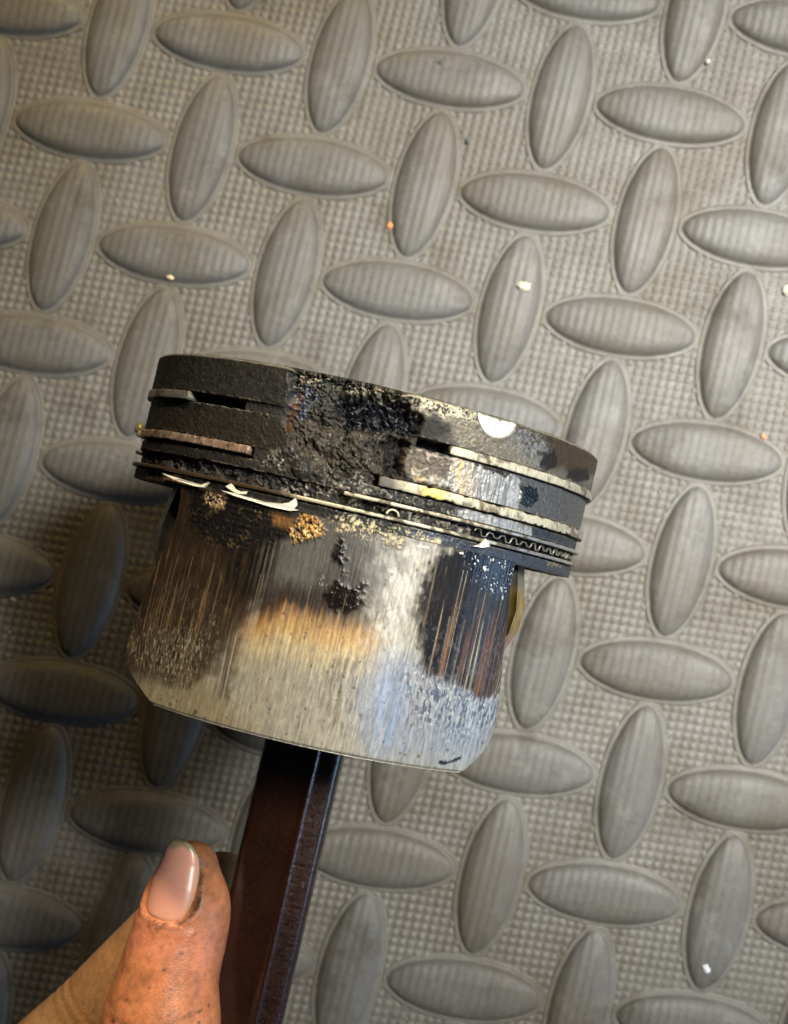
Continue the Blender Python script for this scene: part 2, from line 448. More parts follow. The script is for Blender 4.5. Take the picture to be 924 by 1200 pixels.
    for (a, b), fl, dp in ((G[0], fill1, 3.6), (G[1], fill2, 3.0), (G[2], np.maximum(clog*.80, clogL*.72)*np.clip(.15+1.5*s.n(1.1, 42), 0, 1.1), 2.4)):
        Zw = Z+(.34*(s.n(1.1, 501)-.5)+.22*(s.n(3., 502)-.5))*sst(16, 5, u)
        gm = ((Zw < a) & (Zw > b)).astype(float)
        g += gm*(dp*(1-fl))
        s.paint(gm*(1-fl*.7), lin(14, 12, 11), .8, 0)
        s.paint(gm*fl, CHAR*(.60), .65, .1, -.1)
    gm = (Z < -17.3) & (Z > -20.55); k = gm*clog*sst(.54, .68, s.n(1.6, 242)); s.paint(k, lin(150, 146, 132), .5, .2, .25)
    # ---- melted crater
    C1 = s.poly([(343, 428), (400, 436), (440, 448), (470, 466), (492, 486), (494, 500), (482, 515), (470, 530), (472, 556), (430, 556), (380, 552), (350, 535), (335, 500), (338, 470)], .7, 1.3, .55, 50)
    C2 = s.poly([(385, 470), (430, 462), (470, 474), (492, 492), (486, 510), (465, 512), (430, 505), (400, 500)], .9, 1.3, .6, 51)
    C3 = s.poly([(448, 520), (472, 512), (482, 520), (472, 540), (470, 556), (452, 556)], .5, .7, .8, 52)
    lum = s.n(.75, 53, 5); lum2 = s.n(2.4, 54, 5); l3n = vn(u*4, Z*4, 55)
    big = s.n(.42, 153, 4); bil = np.abs(2*s.n(.5, 154, 4)-1)
    s.d -= C1*(1.2+2.0*(big-.45)); s.d += C1*(1.3*(s.n(.75, 155)-.5)+.75*(s.n(1.7, 157)-.5)+.38*(s.n(3.4, 158)-.5)-.7*(1-sst(0, .10, bil)))
    s.d -= C2*1.6; s.d -= C3*2.2
    s.paint(C1, lin(52, 51, 47), .50, .2); s.paint(C1*sst(.5, .7, s.n(1.9, 505))*.5, lin(92, 90, 82), .4, .3); s.c *= (1-.5*C1*sst(.55, .35, s.n(.9, 156, 5)))[..., None]
    s.paint(C1*sst(-4.8, -7, Z+1.5*(lum-.5))*(.5+.5*sst(.35, .6, s.n(.6, 57))), lin(66, 60, 49), .70, .05)
    s.paint(C1*s.flecks(1.6, 58, .22)*.8, lin(140, 136, 122), .3, .4, .12)
    s.paint(C2, lin(20, 22, 27), .30, .25); s.paint(C3, BLACK*.7, .7, 0)
    m = s.line([(360, 430), (356, 446), (346, 466), (338, 484), (334, 500)], .42, .25, .7, .8); s.paint(m, lin(78, 52, 34), .4, .2, .25)
    m = s.line([(357, 432), (350, 458), (341, 480)], .12, .1, .4); s.paint(m, lin(122, 90, 58), .4, .2)
    m = s.poly([(344, 445), (372, 448), (368, 470), (350, 492), (338, 490), (340, 465)], .6, 1, .8, 59)
    s.paint(m*sst(.48, .60, s.n(3.2, 60)), lin(105, 115, 135), .3, .5, .2)
    # crystals along the broken upper rim
    m = s.poly([(345, 425), (400, 434), (450, 448), (490, 462), (490, 480), (450, 470), (420, 462), (380, 452), (350, 448)], .6, .9, .8, 61)
    k = sst(.50, .62, s.n(2.6, 62)); s.paint(m*k, lin(175, 165, 140), .45, .3, .35)
    s.paint(m*(1-k), CHAR*.6, .6, .2)
    # slag ledge between the crater and the oil groove
    m = s.poly([(335, 520), (372, 540), (440, 556), (500, 575), (540, 595), (540, 612), (470, 592), (400, 572), (340, 556), (300, 540)], .5, .8, .8, 63)
    s.d += m*(.35*(s.n(1.6, 64)-.3)+.45*(s.n(3.5, 65)-.5)); s.paint(m, CHAR*.75, .55, .25)
    s.paint(m*sst(.58, .68, s.n(2.8, 66)), lin(130, 126, 112), .4, .3)
    lumpc = [(352, 549, 1.5), (375, 552, 1.1), (395, 556, .9), (455, 566, .8), (520, 598, .8), (362, 541, .8), (505, 590, .8)]
    for x, y, r in lumpc:
        a, b = S(x, y); dd = np.hypot(u-a, Z-b)/r; mk = np.sqrt(np.clip(1-dd*dd, 0, 1))
        g *= 1-.8*(mk > 0); s.d += mk*r*.55; s.paint((mk > 0)*.7, lin(60, 58, 54), .45, .3)
    # ashy edge of the band next to the skirt
    m = s.poly([(400, 600), (520, 630), (520, 640), (470, 632), (420, 622), (380, 612)], .4, .9, 1, 67)
    s.paint(m*lb*sst(.45, .6, s.n(2.2, 68)), lin(200, 190, 150), .6, .2, .15)
    rad = base_r+s.d-g
    # soft arris at crown and bottom
    rad -= .35*(1-sst(0, .45, -Z))+.2*(1-sst(0, .3, Z+22.6))
    front = np.abs(((T+np.pi) % (2*np.pi))-np.pi) < 1.78
    Zd = Z-np.where(front, (1-sst(0, 1.2, -Z))*(.10+.9*s.poly([(345, 420), (480, 440), (480, 490), (345, 470)], 1, .5, .5, 69)*s.n(1.2, 70)+.12*s.n(5, 71)), 0)
    P = np.stack([rad*np.sin(T), -rad*np.cos(T), Zd], -1)
    ns, m_ = P.shape[:2]
    V = [P.reshape(-1, 3)]; Fc = [grid_faces(ns, m_, True)]
    A = s.attrs(); cA = [A['col']]; sA = [A['surf']]
    off = ns*m_
    def ring_rows(seq, start, col, flip):
        nonlocal off
        prev = start
        for k, (r, zz) in enumerate(seq):
            n_ = fbm(np.cos(th)*r*.35+20, np.sin(th)*r*.35+20, 80+k, 4)
            R = np.stack([r*np.sin(th), -r*np.cos(th), zz+.2*(n_-.5)+0*th], -1)
            V.append(R); cA.append(np.array(col)*(.5+n_)[:, None]); sA.append(np.tile((.7, .2, 0), (m_, 1)))
            j = np.arange(m_); j2 = (j+1) % m_
            q = np.stack([prev+j, prev+j2, off+j2, off+j], -1)
            Fc.append(q[:, ::-1] if flip else q); prev = off; off += m_
    ring_rows([(40.6, .02), (38, .0), (34, -.1), (30, -1.2), (22, -2.2), (10, -2.6), (.3, -2.7)], 0, CHAR*.6, True)
    ring_rows([(40.0, -22.6), (37.5, -22.55), (36.2, -20), (35, -11), (31, -8.5), (12, -8), (.3, -8)], (ns-1)*m_, np.array((.09, .085, .075)), False)
    V = np.concatenate(V)*MM; Fc = np.concatenate(Fc)
    me = mesh_from('crown', V, Fc, {'col': np.concatenate(cA), 'surf': np.concatenate(sA)})
    link('crown', me, M_BURN, PIS)
build_crown()

# ------------------------------------------------------------------ rings
def build_ring(name, z0, z1, r0, r1, tha, thb, colf, ragged=0., seed=0, label=None):
    """C-shaped ring of rectangular section from angle tha to thb (degrees)"""
    n = int(abs(thb-tha)/.35); th = np.radians(np.linspace(tha, thb, n))
    sec = [(r0, z1), (r0, z0), (r1-.12, z0), (r1-.03, z0-.06), (r1, z0-.16), (r1, (z0*2+z1)/3), (r1, (z0+2*z1)/3), (r1, z1+.16), (r1-.03, z1+.06), (r1-.12, z1)]
    T = np.tile(th[:, None], (1, len(sec))); Rr = np.tile([q[0] for q in sec], (n, 1)); Zz = np.tile([q[1] for q in sec], (n, 1))
    u = T*42
    s = Skin(u, Zz, (.5, .5, .5), .35, .7)
    colf(s)
    top = np.tile([q[1] > (z0+z1)/2 for q in sec], (n, 1))
    if ragged:
        Zz = Zz+ragged*np.where(top, -1, 1)*sst(.45, .75, fbm(u*1.1, top*9., seed, 4))*.9
    Rr = Rr+.04*(fbm(u*.8, Zz, seed+3, 3)-.5)
    P = np.stack([Rr*np.sin(T), -Rr*np.cos(T), Zz], -1)
    f = grid_faces(n, len(sec), True)
    caps = [list(range(len(sec))), [(n-1)*len(sec)+k for k in range(len(sec))][::-1]]
    me = mesh_from(name, P.reshape(-1, 3)*MM, [tuple(q) for q in f.tolist()]+[tuple(c) for c in caps], s.attrs())
    o = link(name, me, M_RING, PIS)
    if label: o['label'] = label
    return o
deg = lambda x, y: math.degrees(S(x, y)[0]/42)

def ring_cream(s):
    n = s.n(.35, 5, 3); t = sst(30, 62, s.u)
    s.c[:] = CREAM*1.05; s.r[:] = .5; s.m[:] = .35
    s.paint(t, lin(176, 172, 160), .36, .65)
    s.paint(sst(.60, .70, s.n(.5, 6, 4))*.8, lin(110, 84, 56), .45)
    s.c *= (.66+.5*fbm(s.u*6, s.v*.5, 8, 4))[..., None]
    s.paint(sst(.56, .72, fbm(s.u*.9, s.v*1.2, 88, 5))*.7, lin(70, 58, 44), .6, .2)
    e = np.abs(s.v-s.v.mean())/(np.ptp(s.v)/2); s.paint(sst(.80, 1, e)*.75, lin(52, 44, 34), .6, .1)
    s.paint(1-sst(-60, -20, s.u), lin(128, 120, 100), .32, .8)
def ring2_col(s):
    ring_cream(s)
    s0 = S(446, 558)[0]; s.paint(1-sst(s0, s0+7, s.u+3*(s.n(.9, 90)-.5)), lin(96, 92, 82), .6, .1)
    a, b = S(498, 570)[0], S(522, 578)[0]
    s.paint(sst(a-1, a+.8, s.u)*(1-sst(b-.8, b+.8, s.u)), (.85, .66, .18), .45)
def ring2_left(s):
    s.c[:] = lin(158, 132, 110); s.r[:] = .45; s.m[:] = .4
    s.paint(sst(.52, .62, s.n(1.2, 9, 4)), lin(82, 62, 44), .5)
    s.paint(sst(.6, .7, s.n(2.2, 12, 4)), lin(205, 185, 160), .4)
def rail_col(s):
    s.c[:] = CREAM*.98; s.r[:] = .42; s.m[:] = .5
    s.paint(sst(22, 30, s.u), lin(178, 178, 172), .34, .7)
    s.paint(1-sst(-12, -6, s.u), lin(86, 68, 48), .42, .5)
    s.paint(sst(.50, .66, s.n(.7, 16, 4))*.85, lin(66, 54, 40), .6, .2)
def rail_dark(s):
    rail_col(s); s.paint(1-sst(-60, -40, s.u), lin(100, 84, 62), .45)

build_ring('compression_ring', -6.55, -8.02, 38.6, 42.25, deg(528, 527), 360+deg(222, 462), ring_cream, .08, 3)
build_ring('second_ring', -13.8, -15.45, 38.8, 42.2, deg(446, 558), 250, ring2_col, .28, 5)
build_ring('second_ring_fragment', -13.7, -15.1, 39.2, 41.9, -100, deg(290, 527), ring2_left, .15, 6, 'dull brown piece of the broken second ring')
build_ring('oil_ring_rail', -17.45, -18.05, 39.4, 42.15, deg(405, 570), 360-82, rail_col, .05, 7)
build_ring('oil_ring_rail', -19.72, -20.32, 39.4, 42.15, deg(150, 530), 360+deg(150, 530)-3, rail_dark, .04, 8)

# corrugated expander between the rails
def ribbon(name, path_u, path_v, r, wd, colr, th=.5):
    n = len(path_u); pu = np.array(path_u); pv = np.array(path_v)
    du = np.gradient(pu); dv = np.gradient(pv); L = np.hypot(du, dv); nx, ny = -dv/L, du/L
    rows = []
    for (o_, rr) in ((-wd/2, r-th), (-wd/2, r), (wd/2, r), (wd/2, r-th)):
        a = (pu+nx*o_)/42; rows.append(np.stack([rr*np.sin(a), -rr*np.cos(a), pv+ny*o_], -1))
    P = np.stack(rows, 1)
    me = mesh_from(name, P.reshape(-1, 3)*MM, grid_faces(n, 4, True))
    return link(name, me, colr, PIS, smooth=False)
M_EXP = plain_mat('expander_steel', (.26, .24, .20), .35, .7, 900, .4)
per = 2.7; us = np.arange(S(560, 622)[0], 42*1.9, .09)
ph = (us % per)/per
vz = -18.85+(.40+.14*np.sin(us*.9))*np.clip(np.sin(ph*2*np.pi)*1.9, -1, 1)+.12*(fbm(us*.9, us*0, 4, 3)-.5)
ribbon('expander', us, vz, 41.25, .20, M_EXP)
uu = np.linspace(-1, 1, 22)
cu0, cv0 = S(461, 601)
ribbon('expander_loop', cu0+1.0*uu, cv0-.5+.95*np.sqrt(1-uu**2*.98), 42.0, .3, plain_mat('expander_loop_cream', tuple(CREAM), .45, .4, 900, .2), .8)

# broken slivers of rail on the left, molten bead on the edge
M_SLIV = plain_mat('bright_sliver', (.88, .84, .68), .5, .0, 1200, .1)
def sliver(pts, r=42.35, th=.5):
    q = [S(*p) for p in pts]; n = len(q)
    V = [(rr*math.sin(a/42), -rr*math.cos(a/42), b) for rr in (r, r-th) for a, b in q]
    Fs = [tuple(range(n)), tuple(range(2*n-1, n-1, -1))]+[(k, k+n, (k+1) % n+n, (k+1) % n) for k in range(n)]
    me = mesh_from('rail_sliver', np.array(V)*MM, Fs)
    link('rail_sliver', me, M_SLIV, PIS, smooth=False)
sliver([(192, 555), (215, 562), (238, 568.5), (246, 565.5), (240, 571.5), (228, 569.5), (205, 562)])
sliver([(261, 575), (275, 578), (290, 582), (310, 588), (332, 590.5), (340, 589), (347, 584), (349, 592), (345, 596), (351, 598), (340, 598.5), (318, 594), (295, 587), (275, 581)])
sliver([(266, 570.5), (272, 567), (276, 573), (283, 576.5), (290, 576), (289, 579), (280, 579), (274, 576)])
sliver([(565, 634), (568, 631), (571, 634), (573, 640), (565, 641.5), (554, 640), (562, 638)])
sliver([(463, 636), (500, 640), (545, 648), (545, 650), (500, 642.5), (463, 637.5)], 41.6)

def blob_mesh(name, r, seed, sub=3, amp=.35, sq=(1, 1, 1)):
    import bmesh
    bm = bmesh.new(); bmesh.ops.create_icosphere(bm, subdivisions=sub, radius=r)
    for v in bm.verts:
        n = v.co.normalized()
        k = float(fbm(np.array([n.x*2.1+seed]), np.array([n.y*2.1+n.z*1.7+seed]), seed, 3)[0])-.5
        v.co *= 1+amp*2*k; v.co.x *= sq[0]; v.co.y *= sq[1]; v.co.z *= sq[2]
    me = bpy.data.meshes.new(name); bm.to_mesh(me); bm.free(); return me
bead = link('molten_bead', blob_mesh('molten_bead', 1.15*MM, 3, 3, .22), plain_mat('bead_yellow_white', (.80, .76, .42), .35, .2, 900, .25), PIS)
bead.location = Vector((-43.2, .5, -13.2))*MM
bead2 = link('molten_bead', blob_mesh('molten_bead', .65*MM, 9, 3, .4), bead.data.materials[0], PIS)
bead2.location = Vector((-42.6, -1.5, -14.3))*MM

# ------------------------------------------------------------------ skirt
def skirt_lim(z, right):
    zz = np.array([-22.4, -24, -27, -31, -38, -45, -50, -53, -55, -56.6, -57.7])
    R = [43.6, 43.5, 43.8, 45.3, 46.3, 48.4, 49.2, 48.2, 45.4, 42.9, 41.0]
    L = [43.6, 42.6, 42.2, 43, 45.8, 48.2, 49.3, 47.5, 43.0, 38.5, 35.5]
    return np.interp(-z, -zz, R if right else L)

def build_skirt():
    nz = 232; ns = 900
    z = np.linspace(-22.2, -57.7, nz); t = np.linspace(-1, 1, ns)
    lr = skirt_lim(z, True); ll = skirt_lim(z, False)
    th = np.where(t[None, :] > 0, t[None, :]*lr[:, None], t[None, :]*ll[:, None])
    T = np.radians(th); Z = np.tile(z[:, None], (1, ns)); u = T*42
    s = Skin(u, Z, lin(58, 48, 36), .45, .35); s.softk = 1.6
    wob = .8*(fbm(u*.3, Z*.05, 401, 2)-.5)
    dens = fbm(u*.30, Z*.07, 402, 3)                 # scratches bunch together in places
    st = .8*fbm(u*2.6+wob, Z*.07, 1, 2)+.2*dens; st2 = .55*fbm(u*4.3+wob, Z*.05, 2, 1)+.25*fbm(u*1.6, Z*.05, 403, 2)+.2*fbm(u*4, Z*.5, 404, 3); mot = s.n(1.3, 3, 5); fine = s.n(5, 4, 3)
    # lower bright metal
    m = s.poly([(232, 812), (262, 760), (292, 712), (330, 700), (420, 716), (440, 690), (455, 640), (500, 640), (615, 650), (620, 910), (130, 915), (150, 800), (200, 806)], .9, 1.4, .55, 10)
    s.paint(m, lin(166, 161, 144), .46, .45)
    s.paint(s.poly([(130, 790), (200, 800), (240, 790), (300, 860), (300, 900), (140, 850)], 2, 1, .4, 11), lin(140, 130, 104), .5, .4)
    # scuffed lower left
    m = s.poly([(145, 745), (175, 700), (205, 680), (260, 690), (252, 745), (240, 790), (222, 808), (190, 800), (155, 785)], 1.1, 1.6, .7, 12)
    s.paint(m, lin(88, 78, 60), .45, .35)
    s.paint(m*sst(.48, .62, fbm(u*3.2, Z*1.0, 13, 4)), lin(42, 36, 29), .5, .2, -.05)
    s.paint(m*sst(.60, .72, fbm(u*3.5, Z*1.6, 14, 4))*.9, lin(165, 155, 130), .4, .5, .04)
    # upper brown film, streaky lower border
    film = s.poly([(195, 560), (350, 600), (345, 690), (300, 700), (285, 720), (255, 735), (200, 740), (150, 745), (180, 650)], 1.5, 1.5, .6, 15)
    s.paint(film*.85, lin(50, 39, 27), .38, .25)
    s.paint(film*sst(.56, .70, st)*sst(-30, -38, Z)*.8, lin(126, 104, 74), .4, .4)
    s.paint(film*sst(.40, .60, s.n(.35, 407))*.5, lin(36, 29, 21), .35, .2)
    # dark tongues running down over the bright metal
    for pts, k in (([(262, 720), (292, 700), (288, 745), (272, 800), (268, 822), (252, 818), (254, 780)], .85),
                   ([(300, 680), (318, 690), (305, 740), (292, 750)], .7), ([(238, 760), (250, 745), (243, 785), (225, 800)], .8)):
        m = s.poly(pts, .6, .9, .9, 16); s.paint(m*k*sst(.25, .5, st), lin(70, 58, 42), .42, .35)
    # matte grey plateau
    m = s.poly([(305, 620), (340, 600), (400, 610), (470, 632), (462, 655), (440, 690), (432, 716), (380, 716), (330, 702), (305, 690)], 1.2, 1.3, .5, 17)
    s.paint(m, lin(90, 88, 82), .5, .3)
    # dark streaks left of the plateau
    m = s.poly([(262, 640), (325, 612), (330, 640), (310, 700), (300, 715), (265, 690)], 1.2, 1.0, .6, 18)
    s.paint(m*sst(.38, .55, st), lin(22, 20, 17), .35, .2)
    m = s.poly([(318, 676), (350, 690), (400, 700), (410, 716), (360, 716), (315, 705)], 1.0, 1.0, .8, 19); s.paint(m*.65, lin(52, 42, 32), .45)
    # heat tint: soot brown -> amber -> straw -> bare metal, ragged along the scoring
    uL, uR = S(292, 730)[0], S(462, 735)[0]
    topz = np.interp(u, [S(292, 712)[0], S(340, 702)[0], S(400, 712)[0], S(462, 722)[0]], [S(292, 712)[1], S(340, 702)[1], S(400, 712)[1], S(462, 722)[1]])
    tt = (topz-Z)+2.6*(fbm(u*1.6+wob, Z*.08, 20, 4)-.5)+1.2*(fbm(u*3.2, Z*.12, 421, 2)-.5)+1.2*(s.n(.5, 422)-.5)
    wu = sst(uL-2.5, uL+2.5, u+1.5*(s.n(.4, 423)-.5))*(1-sst(uR-4, uR+2, u+1.5*(s.n(.4, 424)-.5)))
    band = lambda a_, b_, c_, d_: sst(a_, b_, tt)*(1-sst(c_, d_, tt))*wu
    s.paint(band(1.5, 4.5, 5.5, 12)*.7, lin(204, 182, 132), .46, .4)
    s.paint(band(.2, 2.2, 3.6, 7.5)*.62, lin(178, 130, 62), .44, .35)
    s.paint(band(-1.2, .5, 1.2, 4.2)*.85*(.45+.55*sst(.4, .6, fbm(u*2.2, Z*.06, 430, 2))), lin(78, 48, 26), .44, .3)
    s.paint(band(-3.5, -.8, .2, 1.6)*.70, lin(44, 38, 32), .46, .3)
    s.paint(s.poly([(372, 672), (400, 660), (440, 672), (445, 700), (425, 722), (385, 716), (365, 700)], 2.4, 1.6, .6, 425)*.75, lin(40, 35, 30), .45, .25)
    s.paint(s.poly([(415, 705), (450, 690), (470, 715), (450, 745), (425, 735)], 2.2, 1.6, .7, 426)*sst(.35, .6, s.n(1.2, 427))*.6, lin(110, 96, 74), .45, .3)
    # pale ash smear
    m = s.poly([(436, 640), (470, 628), (502, 636), (505, 652), (488, 690), (478, 740), (462, 780), (444, 752), (434, 720), (444, 690), (432, 662)], 2.0, 1.8, .6, 23)
    s.paint(m*(.5+.5*sst(.3, .6, mot)), lin(196, 193, 182), .52, .25)
    s.paint(m*sst(.52, .66, fbm((u+Z*.5)*1.1, (Z-u*.5)*.22, 24, 5))*.45, lin(96, 92, 84), .5)
    # silvery middle-bottom streaks
    m = s.poly([(375, 770), (402, 760), (440, 775), (430, 860), (380, 858)], 1.2, 1, .6, 25)
    s.paint(m*sst(.45, .6, fbm(u*3.5, Z*.5, 26, 4))*.7, lin(128, 118, 106), .4, .5)
    # grey metal at lower right, blue sky reflection painted into its colour
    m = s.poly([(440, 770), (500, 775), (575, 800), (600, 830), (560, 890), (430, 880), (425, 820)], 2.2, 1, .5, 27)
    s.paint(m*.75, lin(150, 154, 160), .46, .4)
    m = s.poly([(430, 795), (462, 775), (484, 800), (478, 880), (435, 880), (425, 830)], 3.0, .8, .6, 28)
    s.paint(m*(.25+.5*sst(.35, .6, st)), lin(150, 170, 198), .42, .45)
    m = s.poly([(470, 790), (500, 780), (590, 800), (590, 850), (545, 868), (480, 850)], 1.8, 1.3, .7, 29)
    s.paint(m*sst(.46, .60, fbm(u*2.6, Z*1.1, 30, 5)), lin(92, 98, 108), .4, .4, -.03)
    s.paint(m*sst(.56, .66, fbm(u*3.3, Z*1.8, 31, 4)), lin(184, 184, 178), .45, .4, .03)
    # black varnish oval with scratches through it
    ov = s.poly([(492, 690), (503, 662), (520, 648), (560, 640), (612, 652), (612, 720), (600, 775), (588, 812), (560, 818), (525, 800), (500, 790), (487, 745)], 1.2, 1.2, .9, 32)
    ov = np.clip(ov*(1.15)-.55*(1-sst(.2, .9, ov))*sst(.35, .6, st), 0, 1)
    s.paint(ov, lin(26, 23, 22), .32, .2)
    lowb = sst(-27, -38, Z)
    s.paint(ov*lowb*sst(38, 44, -Z*0+u*1.35)*.8, lin(66, 42, 26), .34, .3)
    fade = 1-sst(S(540, 790)[1]-0, S(560, 680)[1], Z)
    gate = ov*(Z < -25.3)*(1-(np.abs(u-S(585, 675)[0]) < 3.2)*(Z > -28))
    s.paint(gate*sst(.60, .76, st2)*(.10+.70*sst(.35, .65, s.n(.5, 405))), lin(118, 102, 78), .38, .5, -.04)
    s.paint(gate*sst(.62, .66, fbm(u*5.2+wob, Z*.02, 406, 1)*.70+.30*fbm(u*.8, Z*.04, 431, 2)-.09)*.8, lin(176, 158, 124), .34, .6, -.05)
    s.paint(gate*lowb*sst(.50, .64, fbm(u*1.8+wob, Z*.08, 33, 4))*.7, lin(112, 70, 40), .36, .4)
    s.paint(gate*fade*sst(.54, .68, s.n(1.6, 34))*.6, lin(104, 98, 96), .4, .4)
    # drops and white flecks on the black corner
    m = s.poly([(545, 642), (608, 650), (606, 690), (590, 705), (560, 680)], .8, .8, 1, 35)
    s.paint(m, lin(16, 18, 22), .2, .1); fl = np.maximum(m*s.flecks(.9, 36, .42, .8), m*s.flecks(2.0, 136, .3)); s.paint(fl, (.72, .76, .78), .3, .2, .10)
    # black burnt area at upper left
    m = s.poly([(222, 566), (345, 600), (346, 622), (322, 640), (268, 645), (232, 632), (218, 600)], .6, 1.2, .9, 37)
    s.paint(m, lin(15, 13, 11), .42, .1); s.d += m*(.05*np.sin(Z*7.2+5*mot)*sst(.45, .65, mot)+.15*(s.n(2.5, 408)-.5))
    s.paint(m*sst(.68, .78, s.n(2.2, 38))*.35, lin(110, 92, 62), .4)
    m = s.poly([(240, 572), (262, 578), (260, 596), (240, 592)], .5, .7, 1.5, 39); s.paint(m*sst(.5, .6, s.n(3.5, 40)), lin(165, 140, 96), .5, 0, .3)
    m = s.poly([(318, 600), (345, 606), (342, 620), (320, 615)], .4, .4, 1.5, 41); s.paint(m*.8, lin(120, 86, 44), .45)
    # crusty golden deposit
    m = s.poly([(352, 600), (362, 597), (372, 608), (381, 618), (376, 628), (358, 633), (340, 632), (338, 622), (348, 612)], .35, .9, 1.4, 42)
    cr = m*sst(.36, .48, s.n(2.6, 43, 5)); s.paint(cr, lin(178, 132, 62), .5, .1); s.d += cr*(.35+.7*(s.n(3.0, 44)-.3))
    s.paint(cr*sst(.56, .64, s.n(3.4, 45)), lin(228, 204, 140), .45); s.paint(m*sst(.58, .66, s.n(3.1, 46)), lin(52, 34, 18), .5)
    s.paint(s.poly([(395, 618), (450, 622), (462, 650), (440, 690), (415, 700), (385, 680), (388, 640)], 2.4, 1.8, .6, 440)*.7, lin(74, 73, 69), .46, .3)
    # speckled ash below the rail
    m = s.poly([(380, 606), (430, 612), (480, 626), (470, 640), (440, 636), (400, 622)], .6, 1.2, 1, 47)
    k = m*sst(.50, .60, s.n(2.8, 48)); s.paint(k, lin(200, 186, 148), .55, .1); s.d += k*.18
    # black tar blobs
    for pts in ([(382, 694), (392, 682), (400, 676), (404, 686), (418, 692), (426, 706), (412, 718), (396, 716), (384, 710)],
                [(391, 640), (398, 624), (403, 632), (401, 648), (407, 655), (402, 664), (393, 660)], [(400, 672), (404, 668), (406, 676)],
                [(412, 690), (428, 682), (432, 686), (418, 697)]):
        m = s.poly(pts, .35, .9, 1.3, 49); s.paint(m, lin(22, 15, 12), .22, .1); s.d += m*(.10+.14*(s.n(2.2, 50)-.3))
    s.paint(s.poly([(374, 676), (382, 676), (382, 684), (374, 684)], .2, .6, 2, 51)*sst(.6, .7, s.n(4, 52)), lin(200, 196, 180), .4)
    # bottom rim wear
    e = sst(-57.0, -57.6, Z+.25*(mot-.5)); s.paint(e*.5, lin(225, 215, 190), .4, .4)
    s.paint(s.line([(516, 894), (530, 893), (540, 888)], .25, .15, .3), BLACK, .4)
    s.paint(s.flecks(.8, 53, .12)*sst(-50, -56, Z)*.7, lin(66, 56, 40), .5)
    s.paint(s.flecks(1.5, 253, .06)*.6, lin(40, 32, 24), .5)
    # scratches everywhere
    s.d += .05*(st-.5)+.03*(st2-.5)+.03*(fine-.5)
    s.c *= (.70+.60*st2)[..., None]; s.c *= (.88+.24*fine)[..., None]
    sc1 = sst(.80, .88, fbm(u*4.2, Z*.04, 54, 1)); s.paint(sc1*.25*(Z < -33), lin(190, 176, 140), .35, .6, -.04)
    R = 41.55+.35*sst(-22, -45, Z)+s.d
    edge = np.minimum(1-np.abs(t)[None, :]+0*Z, 1)*44
    R = R-.35*(1-sst(0, .9, edge))-.3*(1-sst(0, .5, Z+57.7))
    P = np.stack([R*np.sin(T), -R*np.cos(T), Z], -1)
    # inner face and rims
    sub_z = np.arange(0, nz); Ri = 38.9
    Pi = np.stack([Ri*np.sin(T*.985), -Ri*np.cos(T*.985), Z+.25*sst(-57, -57.7, Z)], -1)
    V = np.concatenate([P.reshape(-1, 3), Pi.reshape(-1, 3)]); N = nz*ns
    f1 = grid_faces(nz, ns); f2 = grid_faces(nz, ns)[:, ::-1]+N
    def strip(idx): return np.stack([idx[:-1], idx[1:], idx[1:]+N, idx[:-1]+N], -1)
    bot = strip(np.arange((nz-1)*ns, nz*ns)); left = strip(np.arange(0, N, ns))[:, ::-1]*1; right = strip(np.arange(ns-1, N, ns))
    top = strip(np.arange(0, ns))[:, ::-1]
    A = s.attrs(); ci = np.tile((.06, .055, .05), (N, 1)); si = np.tile((.55, .3, 0), (N, 1))
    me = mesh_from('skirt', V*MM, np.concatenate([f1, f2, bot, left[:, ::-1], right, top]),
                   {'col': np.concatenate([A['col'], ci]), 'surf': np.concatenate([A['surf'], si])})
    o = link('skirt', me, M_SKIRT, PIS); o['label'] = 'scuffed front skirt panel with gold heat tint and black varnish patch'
    return o
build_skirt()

def build_back_skirt():
    nz, ns = 40, 60
    z = np.linspace(-22.2, -57.7, nz); t = np.linspace(-1, 1, ns); lr = skirt_lim(z, True)
    T = np.radians(180+t[None, :]*lr[:, None]*1.0); Z = np.tile(z[:, None], (1, ns))
    Vs = [np.stack([R*np.sin(T), -R*np.cos(T), Z], -1).reshape(-1, 3) for R in (41.8, 38.9)]
    N = nz*ns
    def strip(idx): return np.stack([idx[:-1], idx[1:], idx[1:]+N, idx[:-1]+N], -1)
    F_ = np.concatenate([grid_faces(nz, ns), grid_faces(nz, ns)[:, ::-1]+N, strip(np.arange((nz-1)*ns, N)), strip(np.arange(0, N, ns)), strip(np.arange(ns-1, N, ns)), strip(np.arange(0, ns))])
    link('skirt', mesh_from('back_skirt', np.concatenate(Vs)*MM, F_), plain_mat('back_skirt_dark', (.06, .055, .05), .5, .4, 600, .4), PIS)
build_back_skirt()

